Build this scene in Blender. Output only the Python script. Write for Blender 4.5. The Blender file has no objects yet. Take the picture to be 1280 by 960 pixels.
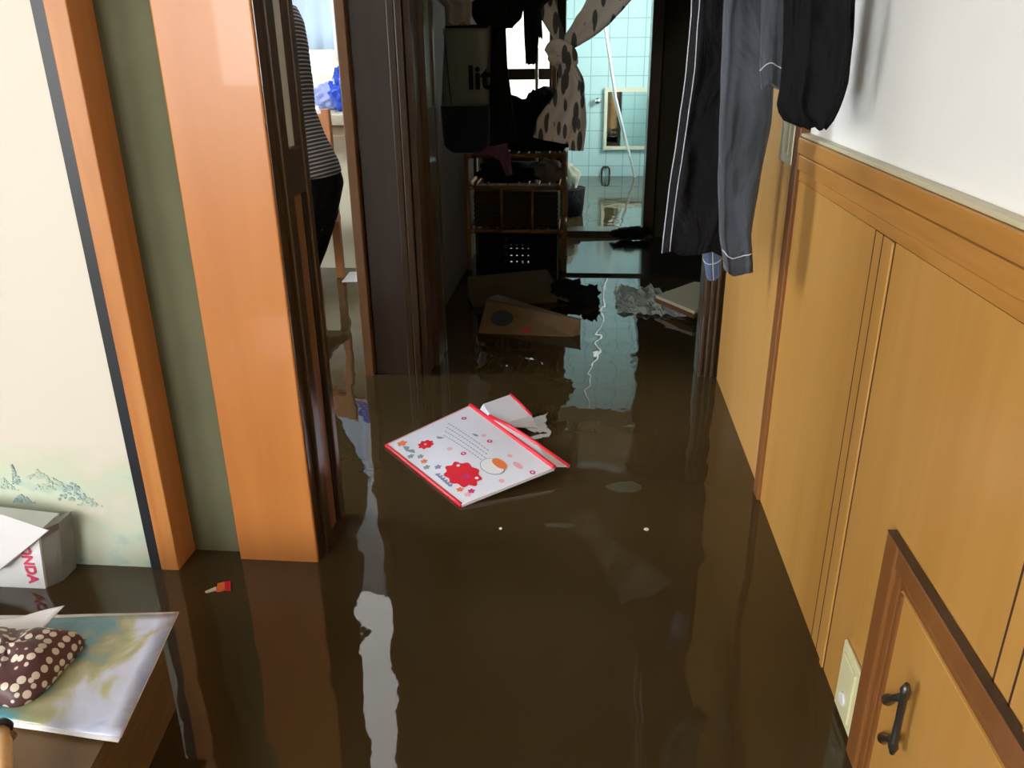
import bpy, bmesh, math, random
from mathutils import Vector, Matrix, noise
random.seed(7)
PI = math.pi
S = bpy.context.scene
COL = S.collection

# ------------------------------------------------------------------ camera
F = 1019.0
def _d(u, v): return Vector(((u-640)/F, (v-480)/F, 1.0))
_dz = -_d(670, 2950).normalized()
_dy = _d(738, 58).normalized(); _dy = (_dy - _dz*_dy.dot(_dz)).normalized()
_dx = _dy.cross(_dz)
ROT = Matrix((_dx, _dy, _dz))                 # camera axes -> world
CAMZ = 1.0
cam_data = bpy.data.cameras.new('camera'); cam = bpy.data.objects.new('camera', cam_data); COL.objects.link(cam)
cam_data.sensor_width = 36; cam_data.lens = F/1280*36; cam_data.clip_start = .02
cm = Matrix((( ROT[0][0], -ROT[0][1], -ROT[0][2], 0), (ROT[1][0], -ROT[1][1], -ROT[1][2], 0), (ROT[2][0], -ROT[2][1], -ROT[2][2], CAMZ), (0,0,0,1)))
cam.matrix_world = cm
S.camera = cam
def ray(u, v): return ROT @ _d(u, v)
def onz(u, v, z=0): r = ray(u, v); return r*((z-CAMZ)/r.z) + Vector((0,0,CAMZ))
def onx(u, v, x): r = ray(u, v); return r*(x/r.x) + Vector((0,0,CAMZ))
def ony(u, v, y): r = ray(u, v); return r*(y/r.y) + Vector((0,0,CAMZ))

# ------------------------------------------------------------------ look
S.view_settings.view_transform = 'Standard'
S.view_settings.look = 'None'
S.view_settings.exposure = 0.32
S.view_settings.gamma = 1.0
S.view_settings.use_curve_mapping = False
w = bpy.data.worlds.new('world'); S.world = w; w.use_nodes = True
w.node_tree.nodes['Background'].inputs[0].default_value = (.75, .85, 1, 1)
w.node_tree.nodes['Background'].inputs[1].default_value = .12
# brightness of each window pane; the room side and bath windows are added
L_ROOM, L_ROOM_SIDE, L_KITCH_SIDE, L_KITCH_BACK, L_BATH, L_WASH = 22.0, 12.0, 18.0, 5.0, 13.0, 1.6
L_FILL_PANEL = 2.6  # brightness of the added kitchen light panel

# ------------------------------------------------------------------ materials
def mat(name, col=(.5,.5,.5), rough=.5, metal=0, spec=.5, emit=None, es=0, alpha=1, trans=0, coat=0, sheen=0):
    m = bpy.data.materials.new(name); m.use_nodes = True
    b = m.node_tree.nodes['Principled BSDF']
    b.inputs['Base Color'].default_value = (*col, 1); b.inputs['Roughness'].default_value = rough
    b.inputs['Metallic'].default_value = metal; b.inputs['Specular IOR Level'].default_value = spec
    b.inputs['Alpha'].default_value = alpha; b.inputs['Transmission Weight'].default_value = trans
    b.inputs['Coat Weight'].default_value = coat; b.inputs['Sheen Weight'].default_value = sheen
    if emit: b.inputs['Emission Color'].default_value = (*emit, 1); b.inputs['Emission Strength'].default_value = es
    return m
def nodes(m): return m.node_tree.nodes, m.node_tree.links, m.node_tree.nodes['Principled BSDF']
def ramp(m, fac, stops):
    N, L, b = nodes(m); r = N.new('ShaderNodeValToRGB'); e = r.color_ramp.elements
    while len(e) < len(stops): e.new(.5)
    for k, (p, c) in enumerate(stops): e[k].position = p; e[k].color = (*c, 1)
    L.new(fac, r.inputs[0]); return r.outputs[0]
def coords(m, scale=(1,1,1), loc=(0,0,0), rot=(0,0,0)):
    N, L, b = nodes(m); t = N.new('ShaderNodeTexCoord'); mp = N.new('ShaderNodeMapping')
    mp.inputs['Scale'].default_value = scale; mp.inputs['Location'].default_value = loc; mp.inputs['Rotation'].default_value = rot
    L.new(t.outputs['Object'], mp.inputs[0]); return mp.outputs[0]
def noise_n(m, vec, scale, detail=3, dist=0):
    N, L, b = nodes(m); n = N.new('ShaderNodeTexNoise'); n.inputs['Scale'].default_value = scale
    n.inputs['Detail'].default_value = detail; n.inputs['Distortion'].default_value = dist
    L.new(vec, n.inputs['Vector']); return n.outputs[0]
def bump(m, h, strength=.2, dist=.01):
    N, L, b = nodes(m); k = N.new('ShaderNodeBump'); k.inputs['Strength'].default_value = strength; k.inputs['Distance'].default_value = dist
    L.new(h, k.inputs['Height']); L.new(k.outputs[0], b.inputs['Normal'])
def wood(name, c1, c2, rough=.4, sc=18, stretch=(6,6,.35), coat=0, bs=.08):
    m = mat(name, c1, rough, coat=coat); N, L, b = nodes(m)
    f = noise_n(m, coords(m, stretch), sc/6, 5, .6)
    L.new(ramp(m, f, [(.3, c1), (.7, c2)]), b.inputs['Base Color']); bump(m, f, bs, .004)
    return m
def cloth_mat(name, c1, c2, rough=.9, sc=9, bs=.3):
    m = mat(name, c1, rough, sheen=.2, spec=.2); N, L, b = nodes(m)
    f = noise_n(m, coords(m), sc, 4, .4)
    L.new(ramp(m, f, [(.35, c1), (.7, c2)]), b.inputs['Base Color']); bump(m, noise_n(m, coords(m), 60, 2), bs, .003)
    return m

M = {}
M['plaster'] = cloth_mat('plaster', (.86,.86,.83), (.90,.90,.87), .75, 3, .05)
M['green_wall'] = cloth_mat('green_wall', (.11,.115,.066), (.135,.14,.083), .9, 5, .3)
M['sand_wall'] = cloth_mat('sand_wall', (.26,.25,.17), (.30,.29,.20), .9, 5, .2)
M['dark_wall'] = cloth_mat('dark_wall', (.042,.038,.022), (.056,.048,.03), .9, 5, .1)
M['ceiling'] = wood('ceiling_boards', (.10,.06,.03), (.15,.09,.045), .6, 18, (6,.35,6))
M['kitchen_wall'] = mat('kitchen_wall', (.75,.75,.72), .6)
M['floor'] = wood('floor_boards', (.12,.07,.035), (.16,.10,.05), .5, 18, (6,.35,6))
M['wains'] = wood('wainscot_wood', (.50,.25,.055), (.58,.31,.08), .33, 16, (5,5,.3), coat=.15)
M['wains_rail'] = wood('wainscot_rail', (.44,.20,.04), (.56,.27,.065), .33, 40, (6,.7,6), coat=.15)
M['groove'] = mat('groove_dark', (.05,.02,.008), .7)
M['cap'] = mat('rail_cap', (.60,.54,.36), .4)
M['door_wood'] = wood('door_wood', (.56,.29,.075), (.63,.34,.10), .33, 16, (5,5,.3), coat=.15)
M['frame_wood'] = wood('frame_wood', (.20,.075,.02), (.27,.11,.03), .35, 16, (5,5,.4))
M['hatch_wood'] = wood('hatch_wood', (.20,.075,.022), (.28,.11,.03), .32, 16, (5,5,.4), coat=.2)
M['column'] = wood('column_wood', (.48,.175,.042), (.56,.22,.058), .35, 14, (5,5,.5), coat=.1)
M['post_wood'] = wood('post_wood', (.44,.16,.038), (.58,.25,.07), .45, 20, (7,7,.5))
M['crate_wood'] = wood('crate_wood', (.13,.075,.03), (.20,.12,.05), .45, 16, (.6,.6,5))
M['dark_wood'] = wood('dark_wood', (.036,.018,.006), (.060,.031,.012), .28, 16, (6,6,.4), coat=.25)
M['dark_wood_panel'] = wood('dark_wood_panel', (.05,.032,.024), (.068,.045,.034), .22, 16, (6,6,.4), coat=.1)
M['mid_wood'] = wood('mid_wood', (.16,.075,.03), (.21,.10,.04), .35, 16, (6,6,.4))
M['black'] = mat('black_lacquer', (.012,.014,.02), .45)
M['frost'] = mat('frosted_glass', (.55,.56,.50), .35)
M['frost_teal'] = mat('frosted_glass_greenish', (.16,.30,.27), .2)
M['metal'] = mat('brushed_metal', (.80,.73,.50), .35, .35)
M['bronze'] = mat('dark_bronze', (.10,.095,.085), .3, .8)
M['chrome'] = mat('chrome', (.8,.8,.8), .1, 1)
M['cream_plastic'] = mat('cream_plastic', (.72,.70,.42), .35)
M['rattan'] = wood('rattan', (.24,.12,.035), (.38,.20,.07), .45, 30, (4,4,4))
M['weave'] = cloth_mat('wicker_weave', (.035,.024,.012), (.06,.042,.02), .8, 60)
M['black_cloth'] = mat('black_cloth', (.007,.007,.008), .85, spec=.15)
bump(M['black_cloth'], noise_n(M['black_cloth'], coords(M['black_cloth'], (1,1,.6)), 16, 3, 1.0), .8, .03)
M['navy_cloth'] = cloth_mat('navy_cloth', (.006,.009,.022), (.012,.017,.036))
def wrinkled(name, c1, c2):
    m = mat(name, c1, .75, spec=.25, sheen=.15); N, L, b = nodes(m)
    L.new(ramp(m, noise_n(m, coords(m), 5, 3, .5), [(.35, c1), (.65, c2)]), b.inputs['Base Color'])
    bump(m, noise_n(m, coords(m, (1.2,1.2,.55), (0,0,0), (0,.5,0)), 11, 3, 1.0), .7, .04); return m
M['slate_cloth'] = wrinkled('slate_cloth', (.035,.042,.052), (.06,.07,.088))
M['blue_cloth'] = cloth_mat('blue_cloth', (.06,.09,.17), (.09,.13,.22), .85)
M['stitch'] = mat('pale_stitching', (.5,.52,.58), .7)
M['grey_cloth'] = cloth_mat('grey_cloth', (.20,.19,.17), (.32,.31,.28))
M['pink_cloth'] = cloth_mat('pink_cloth', (.20,.08,.14), (.32,.16,.24))
M['cream_cloth'] = cloth_mat('cream_cloth', (.35,.33,.24), (.5,.47,.36))
M['white'] = mat('white_plastic', (.8,.8,.8), .4)
M['whiter'] = mat('white_enamel', (.85,.87,.9), .35)
M['cream'] = mat('cream_enamel', (.72,.68,.52), .45)
M['card'] = cloth_mat('cardboard', (.19,.13,.068), (.24,.165,.09), .85, 6)
M['card_olive'] = cloth_mat('wet_cardboard', (.09,.075,.035), (.13,.11,.05), .7, 6)
M['red'] = mat('red_trim', (.75,.02,.04), .35)
M['blue_print'] = mat('faded_blue_print', (.05,.07,.09), .8)
M['orange'] = mat('orange_print', (.85,.22,.06), .5)
M['magenta'] = mat('magenta_print', (.6,.03,.2), .5)
M['pink'] = mat('pink_print', (.85,.45,.5), .5)
M['greyblue'] = mat('grey_blue_print', (.22,.26,.42), .5)
M['sage'] = mat('sage_print', (.25,.32,.3), .5)
M['paper'] = mat('white_paper', (.82,.83,.86), .45)
M['pouch'] = mat('white_vinyl', (.78,.80,.90), .3)
M['blue_bag'] = mat('blue_plastic', (.02,.08,.62), .25)
M['skin'] = mat('skin', (.55,.34,.24), .55)
M['hair'] = mat('black_hair', (.012,.010,.009), .5)
M['chair_wood'] = wood('chair_wood', (.42,.15,.05), (.52,.2,.07), .45)
M['black_gloss'] = mat('wet_black_board', (.010,.013,.012), .12)

def window_light(name, col, s):
    m = mat(name, (.8,.8,.8), .6, emit=col, es=s); return m
M['day_room'] = window_light('daylit_frosted_pane', (1.0,.98,.94), L_ROOM)
M['fill_room_side'] = window_light('added_fill_side_pane', (.96,.98,1.0), L_ROOM_SIDE)
M['day_side'] = window_light('daylit_kitchen_pane', (.86,.93,1.0), L_KITCH_SIDE)
M['day_back'] = window_light('daylit_kitchen_back_pane', (.80,.91,1.0), L_KITCH_BACK)
M['fill_panel'] = window_light('added_fill_panel', (1.0,.98,.93), L_FILL_PANEL)  # glow of the panel added under the kitchen ceiling
M['fill_bath'] = window_light('added_fill_bath_pane', (.93,1.0,.98), L_BATH)
M['day_wash'] = window_light('daylit_washroom_pane', (1.0,1.0,.90), L_WASH)

# tile
def tile_mat():
    m = mat('blue_tile', (.3,.6,.6), .15); N, L, b = nodes(m)
    t = N.new('ShaderNodeTexCoord'); sx = N.new('ShaderNodeSeparateXYZ'); L.new(t.outputs['Object'], sx.inputs[0])
    def line(sock, off):
        a = N.new('ShaderNodeMath'); a.operation = 'ADD'; a.inputs[1].default_value = off+14; L.new(sock, a.inputs[0])
        d = N.new('ShaderNodeMath'); d.operation = 'DIVIDE'; d.inputs[1].default_value = .14; L.new(a.outputs[0], d.inputs[0])
        f = N.new('ShaderNodeMath'); f.operation = 'FRACT'; L.new(d.outputs[0], f.inputs[0])
        g = N.new('ShaderNodeMath'); g.operation = 'LESS_THAN'; g.inputs[1].default_value = .05; L.new(f.outputs[0], g.inputs[0]); return g.outputs[0]
    lx, ly, lz = line(sx.outputs[0], .01), line(sx.outputs[1], 0), line(sx.outputs[2], 0)
    # x lines apply to walls facing y, y lines to walls facing x
    gn = N.new('ShaderNodeNewGeometry'); sn = N.new('ShaderNodeSeparateXYZ'); L.new(gn.outputs['Normal'], sn.inputs[0])
    ab = N.new('ShaderNodeMath'); ab.operation = 'ABSOLUTE'; L.new(sn.outputs[0], ab.inputs[0])
    mx = N.new('ShaderNodeMix'); mx.data_type = 'FLOAT'; L.new(ab.outputs[0], mx.inputs[0]); L.new(lx, mx.inputs[2]); L.new(ly, mx.inputs[3])
    mm = N.new('ShaderNodeMath'); mm.operation = 'MAXIMUM'; L.new(mx.outputs[0], mm.inputs[0]); L.new(lz, mm.inputs[1])
    L.new(ramp(m, mm.outputs[0], [(0, (.53,.73,.74)), (1, (.32,.50,.52))]), b.inputs['Base Color'])
    return m
M['tile'] = tile_mat()

def water_mat():
    m = mat('muddy_flood_water', (.05,.03,.012), .02, spec=.5); N, L, b = nodes(m)
    b.inputs['IOR'].default_value = 1.5
    c = coords(m)
    n = noise_n(m, c, 1.3, 3, .3)
    L.new(ramp(m, n, [(.3, (.042,.027,.010)), (.7, (.068,.047,.020))]), b.inputs['Base Color'])
    h1 = noise_n(m, coords(m, (1,.8,1)), 5.0, 1.5, .5); h2 = noise_n(m, c, 22, 2, .3)
    a = N.new('ShaderNodeMath'); a.operation = 'MULTIPLY_ADD'; a.inputs[1].default_value = .04
    L.new(h2, a.inputs[0]); L.new(h1, a.inputs[2])
    bump(m, a.outputs[0], .12, .028)
    return m
M['water'] = water_mat()

def fusuma_mat():
    m = mat('painted_screen_paper', (.8,.77,.66), .8); N, L, b = nodes(m)
    c = coords(m); t = N.new('ShaderNodeSeparateXYZ'); L.new(c, t.inputs[0])
    n = noise_n(m, coords(m, (1,1,1.6)), 9, 6, .4)
    mr = N.new('ShaderNodeMapRange'); mr.inputs[1].default_value = .47; mr.inputs[2].default_value = .37; L.new(t.outputs[2], mr.inputs[0])
    mu = N.new('ShaderNodeMath'); mu.operation = 'MULTIPLY'; L.new(mr.outputs[0], mu.inputs[0])
    r1 = N.new('ShaderNodeMapRange'); r1.inputs[1].default_value = .30; r1.inputs[2].default_value = .66; L.new(n, r1.inputs[0]); L.new(r1.outputs[0], mu.inputs[1])
    cr = ramp(m, mu.outputs[0], [(0, (.72,.69,.60)), (.3, (.63,.66,.53)), (.7, (.58,.68,.54)), (1, (.42,.56,.52))])
    L.new(cr, b.inputs['Base Color']); return m
M['fusuma'] = fusuma_mat()

def pattern_curtain():
    m = mat('leaf_print_cloth', (.5,.46,.4), .9, spec=.2); N, L, b = nodes(m)
    outs = []
    for sc_, rot, off in (((32, 10, 8.5), .75, 0), ((30, 10, 9), -.7, 3.3)):
        v = N.new('ShaderNodeTexVoronoi'); v.inputs['Scale'].default_value = 1
        L.new(coords(m, sc_, (off, off, 0), (0, rot, 0)), v.inputs['Vector'])
        f = N.new('ShaderNodeMapRange'); f.inputs[1].default_value = .33; f.inputs[2].default_value = .37; L.new(v.outputs['Distance'], f.inputs[0]); outs.append(f.outputs[0])
    a = N.new('ShaderNodeMath'); a.operation = 'MULTIPLY'; L.new(outs[0], a.inputs[0]); L.new(outs[1], a.inputs[1])
    L.new(ramp(m, a.outputs[0], [(0, (.10,.11,.105)), (1, (.68,.62,.54))]), b.inputs['Base Color'])
    return m
M['curtain'] = pattern_curtain()

def dots_mat():
    m = mat('polka_dot_cloth', (.1,.05,.05), .45); N, L, b = nodes(m)
    v = N.new('ShaderNodeTexVoronoi'); v.inputs['Scale'].default_value = 72; v.inputs['Randomness'].default_value = .35
    L.new(coords(m), v.inputs['Vector'])
    L.new(ramp(m, v.outputs['Distance'], [(.0, (.72,.66,.56)), (.40, (.72,.66,.56)), (.44, (.09,.035,.035)), (1, (.09,.035,.035))]), b.inputs['Base Color'])
    return m
M['dots'] = dots_mat()

def magazine_mat():
    m = mat('printed_magazine', (.7,.75,.8), .22, coat=.3); N, L, b = nodes(m)
    c = coords(m); t = N.new('ShaderNodeSeparateXYZ'); L.new(c, t.inputs[0])
    n = noise_n(m, c, 11, 6, 1.0)
    mr = N.new('ShaderNodeMapRange'); mr.inputs[1].default_value = -.20; mr.inputs[2].default_value = -.01; mr.inputs[3].default_value = .02; mr.inputs[4].default_value = .52; L.new(t.outputs[0], mr.inputs[0])
    a = N.new('ShaderNodeMath'); a.operation = 'MULTIPLY_ADD'; a.inputs[1].default_value = .75; L.new(n, a.inputs[0]); L.new(mr.outputs[0], a.inputs[2])
    s2 = N.new('ShaderNodeMath'); s2.operation = 'SUBTRACT'; s2.inputs[1].default_value = .15; L.new(a.outputs[0], s2.inputs[0])
    L.new(ramp(m, s2.outputs[0], [(.15, (.05,.20,.30)), (.34, (.10,.30,.36)), (.42, (.30,.32,.16)), (.52, (.46,.44,.26)), (.58, (.55,.60,.74)), (.70, (.62,.70,.92)), (.80, (.40,.52,.85)), (.9, (.75,.78,.85))]), b.inputs['Base Color'])
    return m
M['mag'] = magazine_mat()

def stripe_mat():
    m = mat('striped_knit', (.2,.2,.22), .9); N, L, b = nodes(m)
    wv = N.new('ShaderNodeTexWave'); wv.bands_direction = 'Z'; wv.inputs['Scale'].default_value = 27; wv.inputs['Distortion'].default_value = .3
    L.new(coords(m, (1,1,1), (0,0,0), (.05,.22,0)), wv.inputs['Vector'])
    L.new(ramp(m, wv.outputs[0], [(.62, (.07,.07,.085)), (.74, (.60,.60,.60))]), b.inputs['Base Color'])
    return m
M['stripes'] = stripe_mat()

def lace_mat():
    m = mat('pale_lace_curtain', (.62,.76,.95), .8); N, L, b = nodes(m)
    b.inputs['Transmission Weight'].default_value = 0
    return m
M['lace'] = lace_mat()
def clear_mat():
    m = mat('cloudy_vinyl', (.12,.135,.105), .3, alpha=.85); return m
M['vinyl'] = clear_mat()

# ------------------------------------------------------------------ mesh helpers
class MB:
    def __init__(s): s.bm = bmesh.new(); s.mats = []
    def mi(s, m):
        if m not in s.mats: s.mats.append(m)
        return s.mats.index(m)
    def box(s, x0, x1, y0, y1, z0, z1, m=None, bev=0):
        b2 = bmesh.new(); bmesh.ops.create_cube(b2, size=1)
        for v in b2.verts: v.co = Vector(((x0+x1)/2+v.co.x*(x1-x0), (y0+y1)/2+v.co.y*(y1-y0), (z0+z1)/2+v.co.z*(z1-z0)))
        if bev: bmesh.ops.bevel(b2, geom=list(b2.edges), offset=bev, segments=2, affect='EDGES', profile=.5)
        s.add(b2, m); return s
    def add(s, b2, m=None, mtx=None):
        if mtx: bmesh.ops.transform(b2, matrix=mtx, verts=b2.verts)
        k = s.mi(m) if m else 0
        mp = {}
        for v in b2.verts: mp[v] = s.bm.verts.new(v.co)
        for f in b2.faces:
            try: nf = s.bm.faces.new([mp[v] for v in f.verts]); nf.material_index = k; nf.smooth = f.smooth
            except ValueError: pass
        b2.free()
    def ring_loft(s, rings, m=None, cap=True, closed=True, smooth=True):
        k = s.mi(m) if m else 0
        R = [[s.bm.verts.new(Vector(p)) for p in r] for r in rings]
        for a, b in zip(R, R[1:]):
            n = len(a)
            for i in range(n if closed else n-1):
                f = s.bm.faces.new((a[i], a[(i+1) % n], b[(i+1) % n], b[i])); f.material_index = k; f.smooth = smooth
        if cap and closed:
            for r in (R[0], R[-1]):
                f = s.bm.faces.new(r); f.material_index = k
        return s
    def tube(s, pts, rad, m=None, n=10, smooth=True):
        pts = [Vector(p) for p in pts]; rings = []
        if not isinstance(rad, (list, tuple)): rad = [rad]*len(pts)
        for i, p in enumerate(pts):
            t = (pts[min(i+1, len(pts)-1)] - pts[max(i-1, 0)]).normalized()
            up = Vector((0,0,1)) if abs(t.z) < .9 else Vector((0,1,0))
            a = t.cross(up).normalized(); b = t.cross(a)
            rings.append([p + (a*math.cos(2*PI*k/n) + b*math.sin(2*PI*k/n))*rad[i] for k in range(n)])
        return s.ring_loft(rings, m, smooth=smooth)
    def prism(s, poly, off, m=None):
        k = s.mi(m) if m else 0; off = Vector(off)
        a = [s.bm.verts.new(Vector(p)) for p in poly]; b = [s.bm.verts.new(Vector(p)+off) for p in poly]
        n = len(a)
        for f in ([a, b[::-1]] + [(a[i], a[(i+1)%n], b[(i+1)%n], b[i]) for i in range(n)]):
            ff = s.bm.faces.new(f); ff.material_index = k
        return s
    def blob(s, c, r, m=None, amp=.15, fr=6, sub=4, seed=0, flat=None):
        b2 = bmesh.new(); bmesh.ops.create_icosphere(b2, subdivisions=sub, radius=1)
        for v in b2.verts:
            d = 1 + amp*noise.noise(v.co*fr*.35 + Vector((seed, seed*1.7, 3))) + amp*.5*noise.noise(v.co*fr + Vector((seed,0,9)))
            v.co = Vector((c[0]+v.co.x*r[0]*d, c[1]+v.co.y*r[1]*d, c[2]+v.co.z*r[2]*d))
            if flat is not None: v.co.z = max(v.co.z, flat)
        for f in b2.faces: f.smooth = True
        s.add(b2, m); return s
    def build(s, name, m=None, parent=None, mods=()):
        bmesh.ops.recalc_face_normals(s.bm, faces=s.bm.faces)
        me = bpy.data.meshes.new(name)
        vs = [v.co for v in s.bm.verts]
        if parent is None:
            o0 = Vector(((min(v.x for v in vs)+max(v.x for v in vs))/2, (min(v.y for v in vs)+max(v.y for v in vs))/2, min(v.z for v in vs)))
        else:
            o0 = Vector(); q = parent
            while q: o0 += q.location; q = q.parent
        for v in s.bm.verts: v.co = v.co - o0
        s.bm.to_mesh(me); s.bm.free()
        for mm in (s.mats or [m]): me.materials.append(mm)
        o = bpy.data.objects.new(name, me); COL.objects.link(o)
        if parent is None: o.location = o0
        else: o.parent = parent
        return o
def tag(o, label=None, cat=None, group=None, kind=None):
    if label: o['label'] = label
    if cat: o['category'] = cat
    if group: o['group'] = group
    if kind: o['kind'] = kind
    return o
def empty(name, loc, label, cat, group=None):
    o = bpy.data.objects.new(name, None); COL.objects.link(o); o.location = loc; o.empty_display_size = .05
    return tag(o, label, cat, group)
def struct(name, mb, m=None, parent=None):
    o = mb.build(name, m, parent)
    if parent is None: o['kind'] = 'structure'
    return o
def sroot(name, loc):
    o = bpy.data.objects.new(name, None); COL.objects.link(o); o.location = loc; o['kind'] = 'structure'; o.empty_display_size = .05
    return o
def text_part(mb, body, mtx, size, m, ext=.0008, bold=False):
    cu = bpy.data.curves.new('t', 'FONT'); cu.body = body; cu.size = size; cu.extrude = ext
    if bold: cu.offset = size*.03
    cu.align_x = 'CENTER'; cu.align_y = 'CENTER'
    o = bpy.data.objects.new('t', cu); COL.objects.link(o)
    dg = bpy.context.evaluated_depsgraph_get(); me = bpy.data.meshes.new_from_object(o.evaluated_get(dg))
    b2 = bmesh.new(); b2.from_mesh(me); mb.add(b2, m, mtx)
    bpy.data.objects.remove(o); bpy.data.curves.remove(cu); bpy.data.meshes.remove(me)
def V(*a): return Vector(a)

FL, CE = -.18, 2.15
XR = .427
# ------------------------------------------------------------------ shell
struct('floor', MB().box(-3.4, 1.3, -2.9, 7.3, FL-.1, FL), M['floor'])
struct('ceiling', MB().box(-3.4, 1.3, -2.9, 7.3, CE, CE+.1), M['ceiling'])
wt = MB().box(-3.25, 1.1, -2.75, 7.2, -.03, 0.0).build('flood_water', M['water'])
tag(wt, 'muddy brown flood water standing across the hall floor', 'water', kind='stuff')
# right wall of the hall, white plaster above the wainscot
struct('wall_right', MB().box(XR+.012, XR+.12, -2.7, 1.73, FL, CE), M['plaster'])
# room behind the camera
rb = MB()
rb.box(-2.9, -2.8, -2.7, -2.0, FL, CE, M['sand_wall']); rb.box(-2.9, -2.8, -.4, 1.5, FL, CE, M['sand_wall']); rb.box(-2.9, -2.8, -2.0, -.4, FL, .5, M['sand_wall']); rb.box(-2.9, -2.8, -2.0, -.4, 1.9, CE, M['sand_wall'])
struct('wall_left', rb)
bk = MB()
WA, WB = -2.45, -1.2
bk.box(-2.8, WA, -2.8, -2.7, FL, CE, M['sand_wall']); bk.box(WB, XR+.12, -2.8, -2.7, FL, CE, M['sand_wall'])
bk.box(WA, WB, -2.8, -2.7, FL, .75, M['sand_wall']); bk.box(WA, WB, -2.8, -2.7, 1.95, CE, M['sand_wall'])
struct('wall_back', bk)
r = sroot('window_1', ((WA+WB)/2, -2.75, .75))
struct('window_pane', MB().box(WA+.02, WB-.02, -2.76, -2.74, .77, 1.93), M['day_room'], r)
f = MB()
for a in ((WA, WA+.04), ((WA+WB)/2-.02, (WA+WB)/2+.02), (WB-.04, WB)): f.box(a[0], a[1], -2.74, -2.69, .75, 1.95)
for a in ((.75,.79),(1.91,1.95)): f.box(WA, WB, -2.745, -2.695, a[0], a[1])
struct('window_frame', f, M['mid_wood'], r)
r = sroot('added_window_6', (-2.85, -1.2, .5))  # unseen second window, added to light the right wall
struct('window_pane', MB().box(-2.87, -2.855, -2.0, -.4, .5, 1.9), M['fill_room_side'], r)
f = MB()
for a in ((-2.0,-1.96),(-1.22,-1.18),(-.44,-.40)): f.box(-2.855, -2.81, a[0], a[1], .5, 1.9)
for a in ((.5,.54),(1.86,1.9)): f.box(-2.85, -2.815, -2.0, -.4, a[0], a[1])
struct('window_frame', f, M['mid_wood'], r)
# screen wall plane at y ~ 1.36 : painted sliding screen
r = sroot('door_1', (-1.35, 1.37, FL))
o = struct('screen_panel', MB().box(-1.80, -.890, 1.362, 1.385, FL, 1.6), M['fusuma'], r)
struct('black_edge', MB().box(-.890, -.868, 1.358, 1.388, FL, 1.6).box(-1.822, -1.80, 1.358, 1.388, FL, 1.6), M['black'], r)
def tree_print(cx, z0, h, wd, mb, m, conif):
    for k in range(70 if conif else 60):
        if conif: b = random.uniform(0, h); a = random.uniform(-wd, wd)*(1-b/h)**.8*(.5+.5*math.cos(b/h*25)**2); rr = random.uniform(.0009, .0022)
        else: a = random.gauss(0, wd*.45); b = random.uniform(0, h)*max(.1, 1-abs(a)/wd*.8); rr = random.uniform(.0012, .0036)
        mb.prism([(cx+a+rr*math.cos(t*PI/4)*random.uniform(.6,1.4), 1.3615, z0+b+rr*math.sin(t*PI/4)) for t in range(8)], (0,-.0004-.00003*k,0), m)
inkA = mat('blue_green_ink', (.34,.48,.48), .8); inkB = mat('pale_green_ink', (.50,.61,.52), .8)
tp = MB()
pc = lambda u, v: ony(u, v, 1.362)
for u, v, h, wd, mm, cf in ((22, 605, .045, .011, inkA, 1), (95, 625, .045, .032, inkA, 0), (70, 612, .03, .04, inkB, 0), (30, 628, .02, .02, inkA, 0), (112, 632, .02, .02, inkB, 0), (8, 612, .03, .02, inkB, 0), (50, 598, .02, .02, inkB, 0)):
    p = pc(u, v); tree_print(p.x, p.z, h, wd, tp, mm, cf)
struct('painted_trees', tp, None, r)
# rest of the screen wall (left), above the screens
struct('wall_front', MB().box(-2.8, -1.825, 1.36, 1.45, FL, CE).box(-1.825, -.87, 1.36, 1.45, 1.66, CE).box(-.87, -.545, 1.44, 1.5, 1.66, CE), M['plaster'])
struct('trim_1', MB().box(-1.825, -.545, 1.345, 1.44, 1.6, 1.66, bev=.003), M['post_wood'])
# orange post beside the screen, green plaster recess, broad column
struct('trim_2', MB().box(-.868, -.829, 1.356, 1.44, FL, 1.6, bev=.002), M['post_wood'])
struct('wall_recess', MB().box(-.829, -.715, 1.432, 1.50, FL, 1.6), M['green_wall'])
c = MB().box(-.717, -.547, 1.405, 1.50, FL, CE, bev=.003)
struct('trim_3', c, M['column'])
# door pocket frame and leaf edge beside the column
c = MB()
c.box(-.60, -.545, 1.41, 1.44, FL, CE, M['dark_wood']); c.box(-.59, -.535, 1.44, 1.455, FL, CE, M['dark_wood'], .003); c.box(-.60, -.54, 1.455, 1.475, FL, CE, M['dark_wood'], .003)
struct('trim_4', c)
r = sroot('door_2', (-.57, 1.53, FL))
leaf = MB()
leaf.box(-.59, -.543, 1.475, 1.497, FL, 1.6, bev=.002)
leaf.box(-.59, -.543, 1.575, 1.60, FL, 1.6, bev=.003)
leaf.box(-.585, -.546, 1.495, 1.577, .745, .832, bev=.003)
leaf.box(-.585, -.546, 1.495, 1.577, FL, -.05)
leaf.box(-.585, -.546, 1.495, 1.577, 1.5, 1.6)
struct('door_frame', leaf, M['dark_wood'], r)
struct('glass_pane', MB().box(-.572, -.560, 1.495, 1.577, .83, 1.5), M['frost'], r)
struct('lower_panel', MB().box(-.575, -.555, 1.495, 1.566, -.05, .747, M['mid_wood']).box(-.575, -.552, 1.566, 1.576, -.05, .747, M['black']), None, r)
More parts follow.
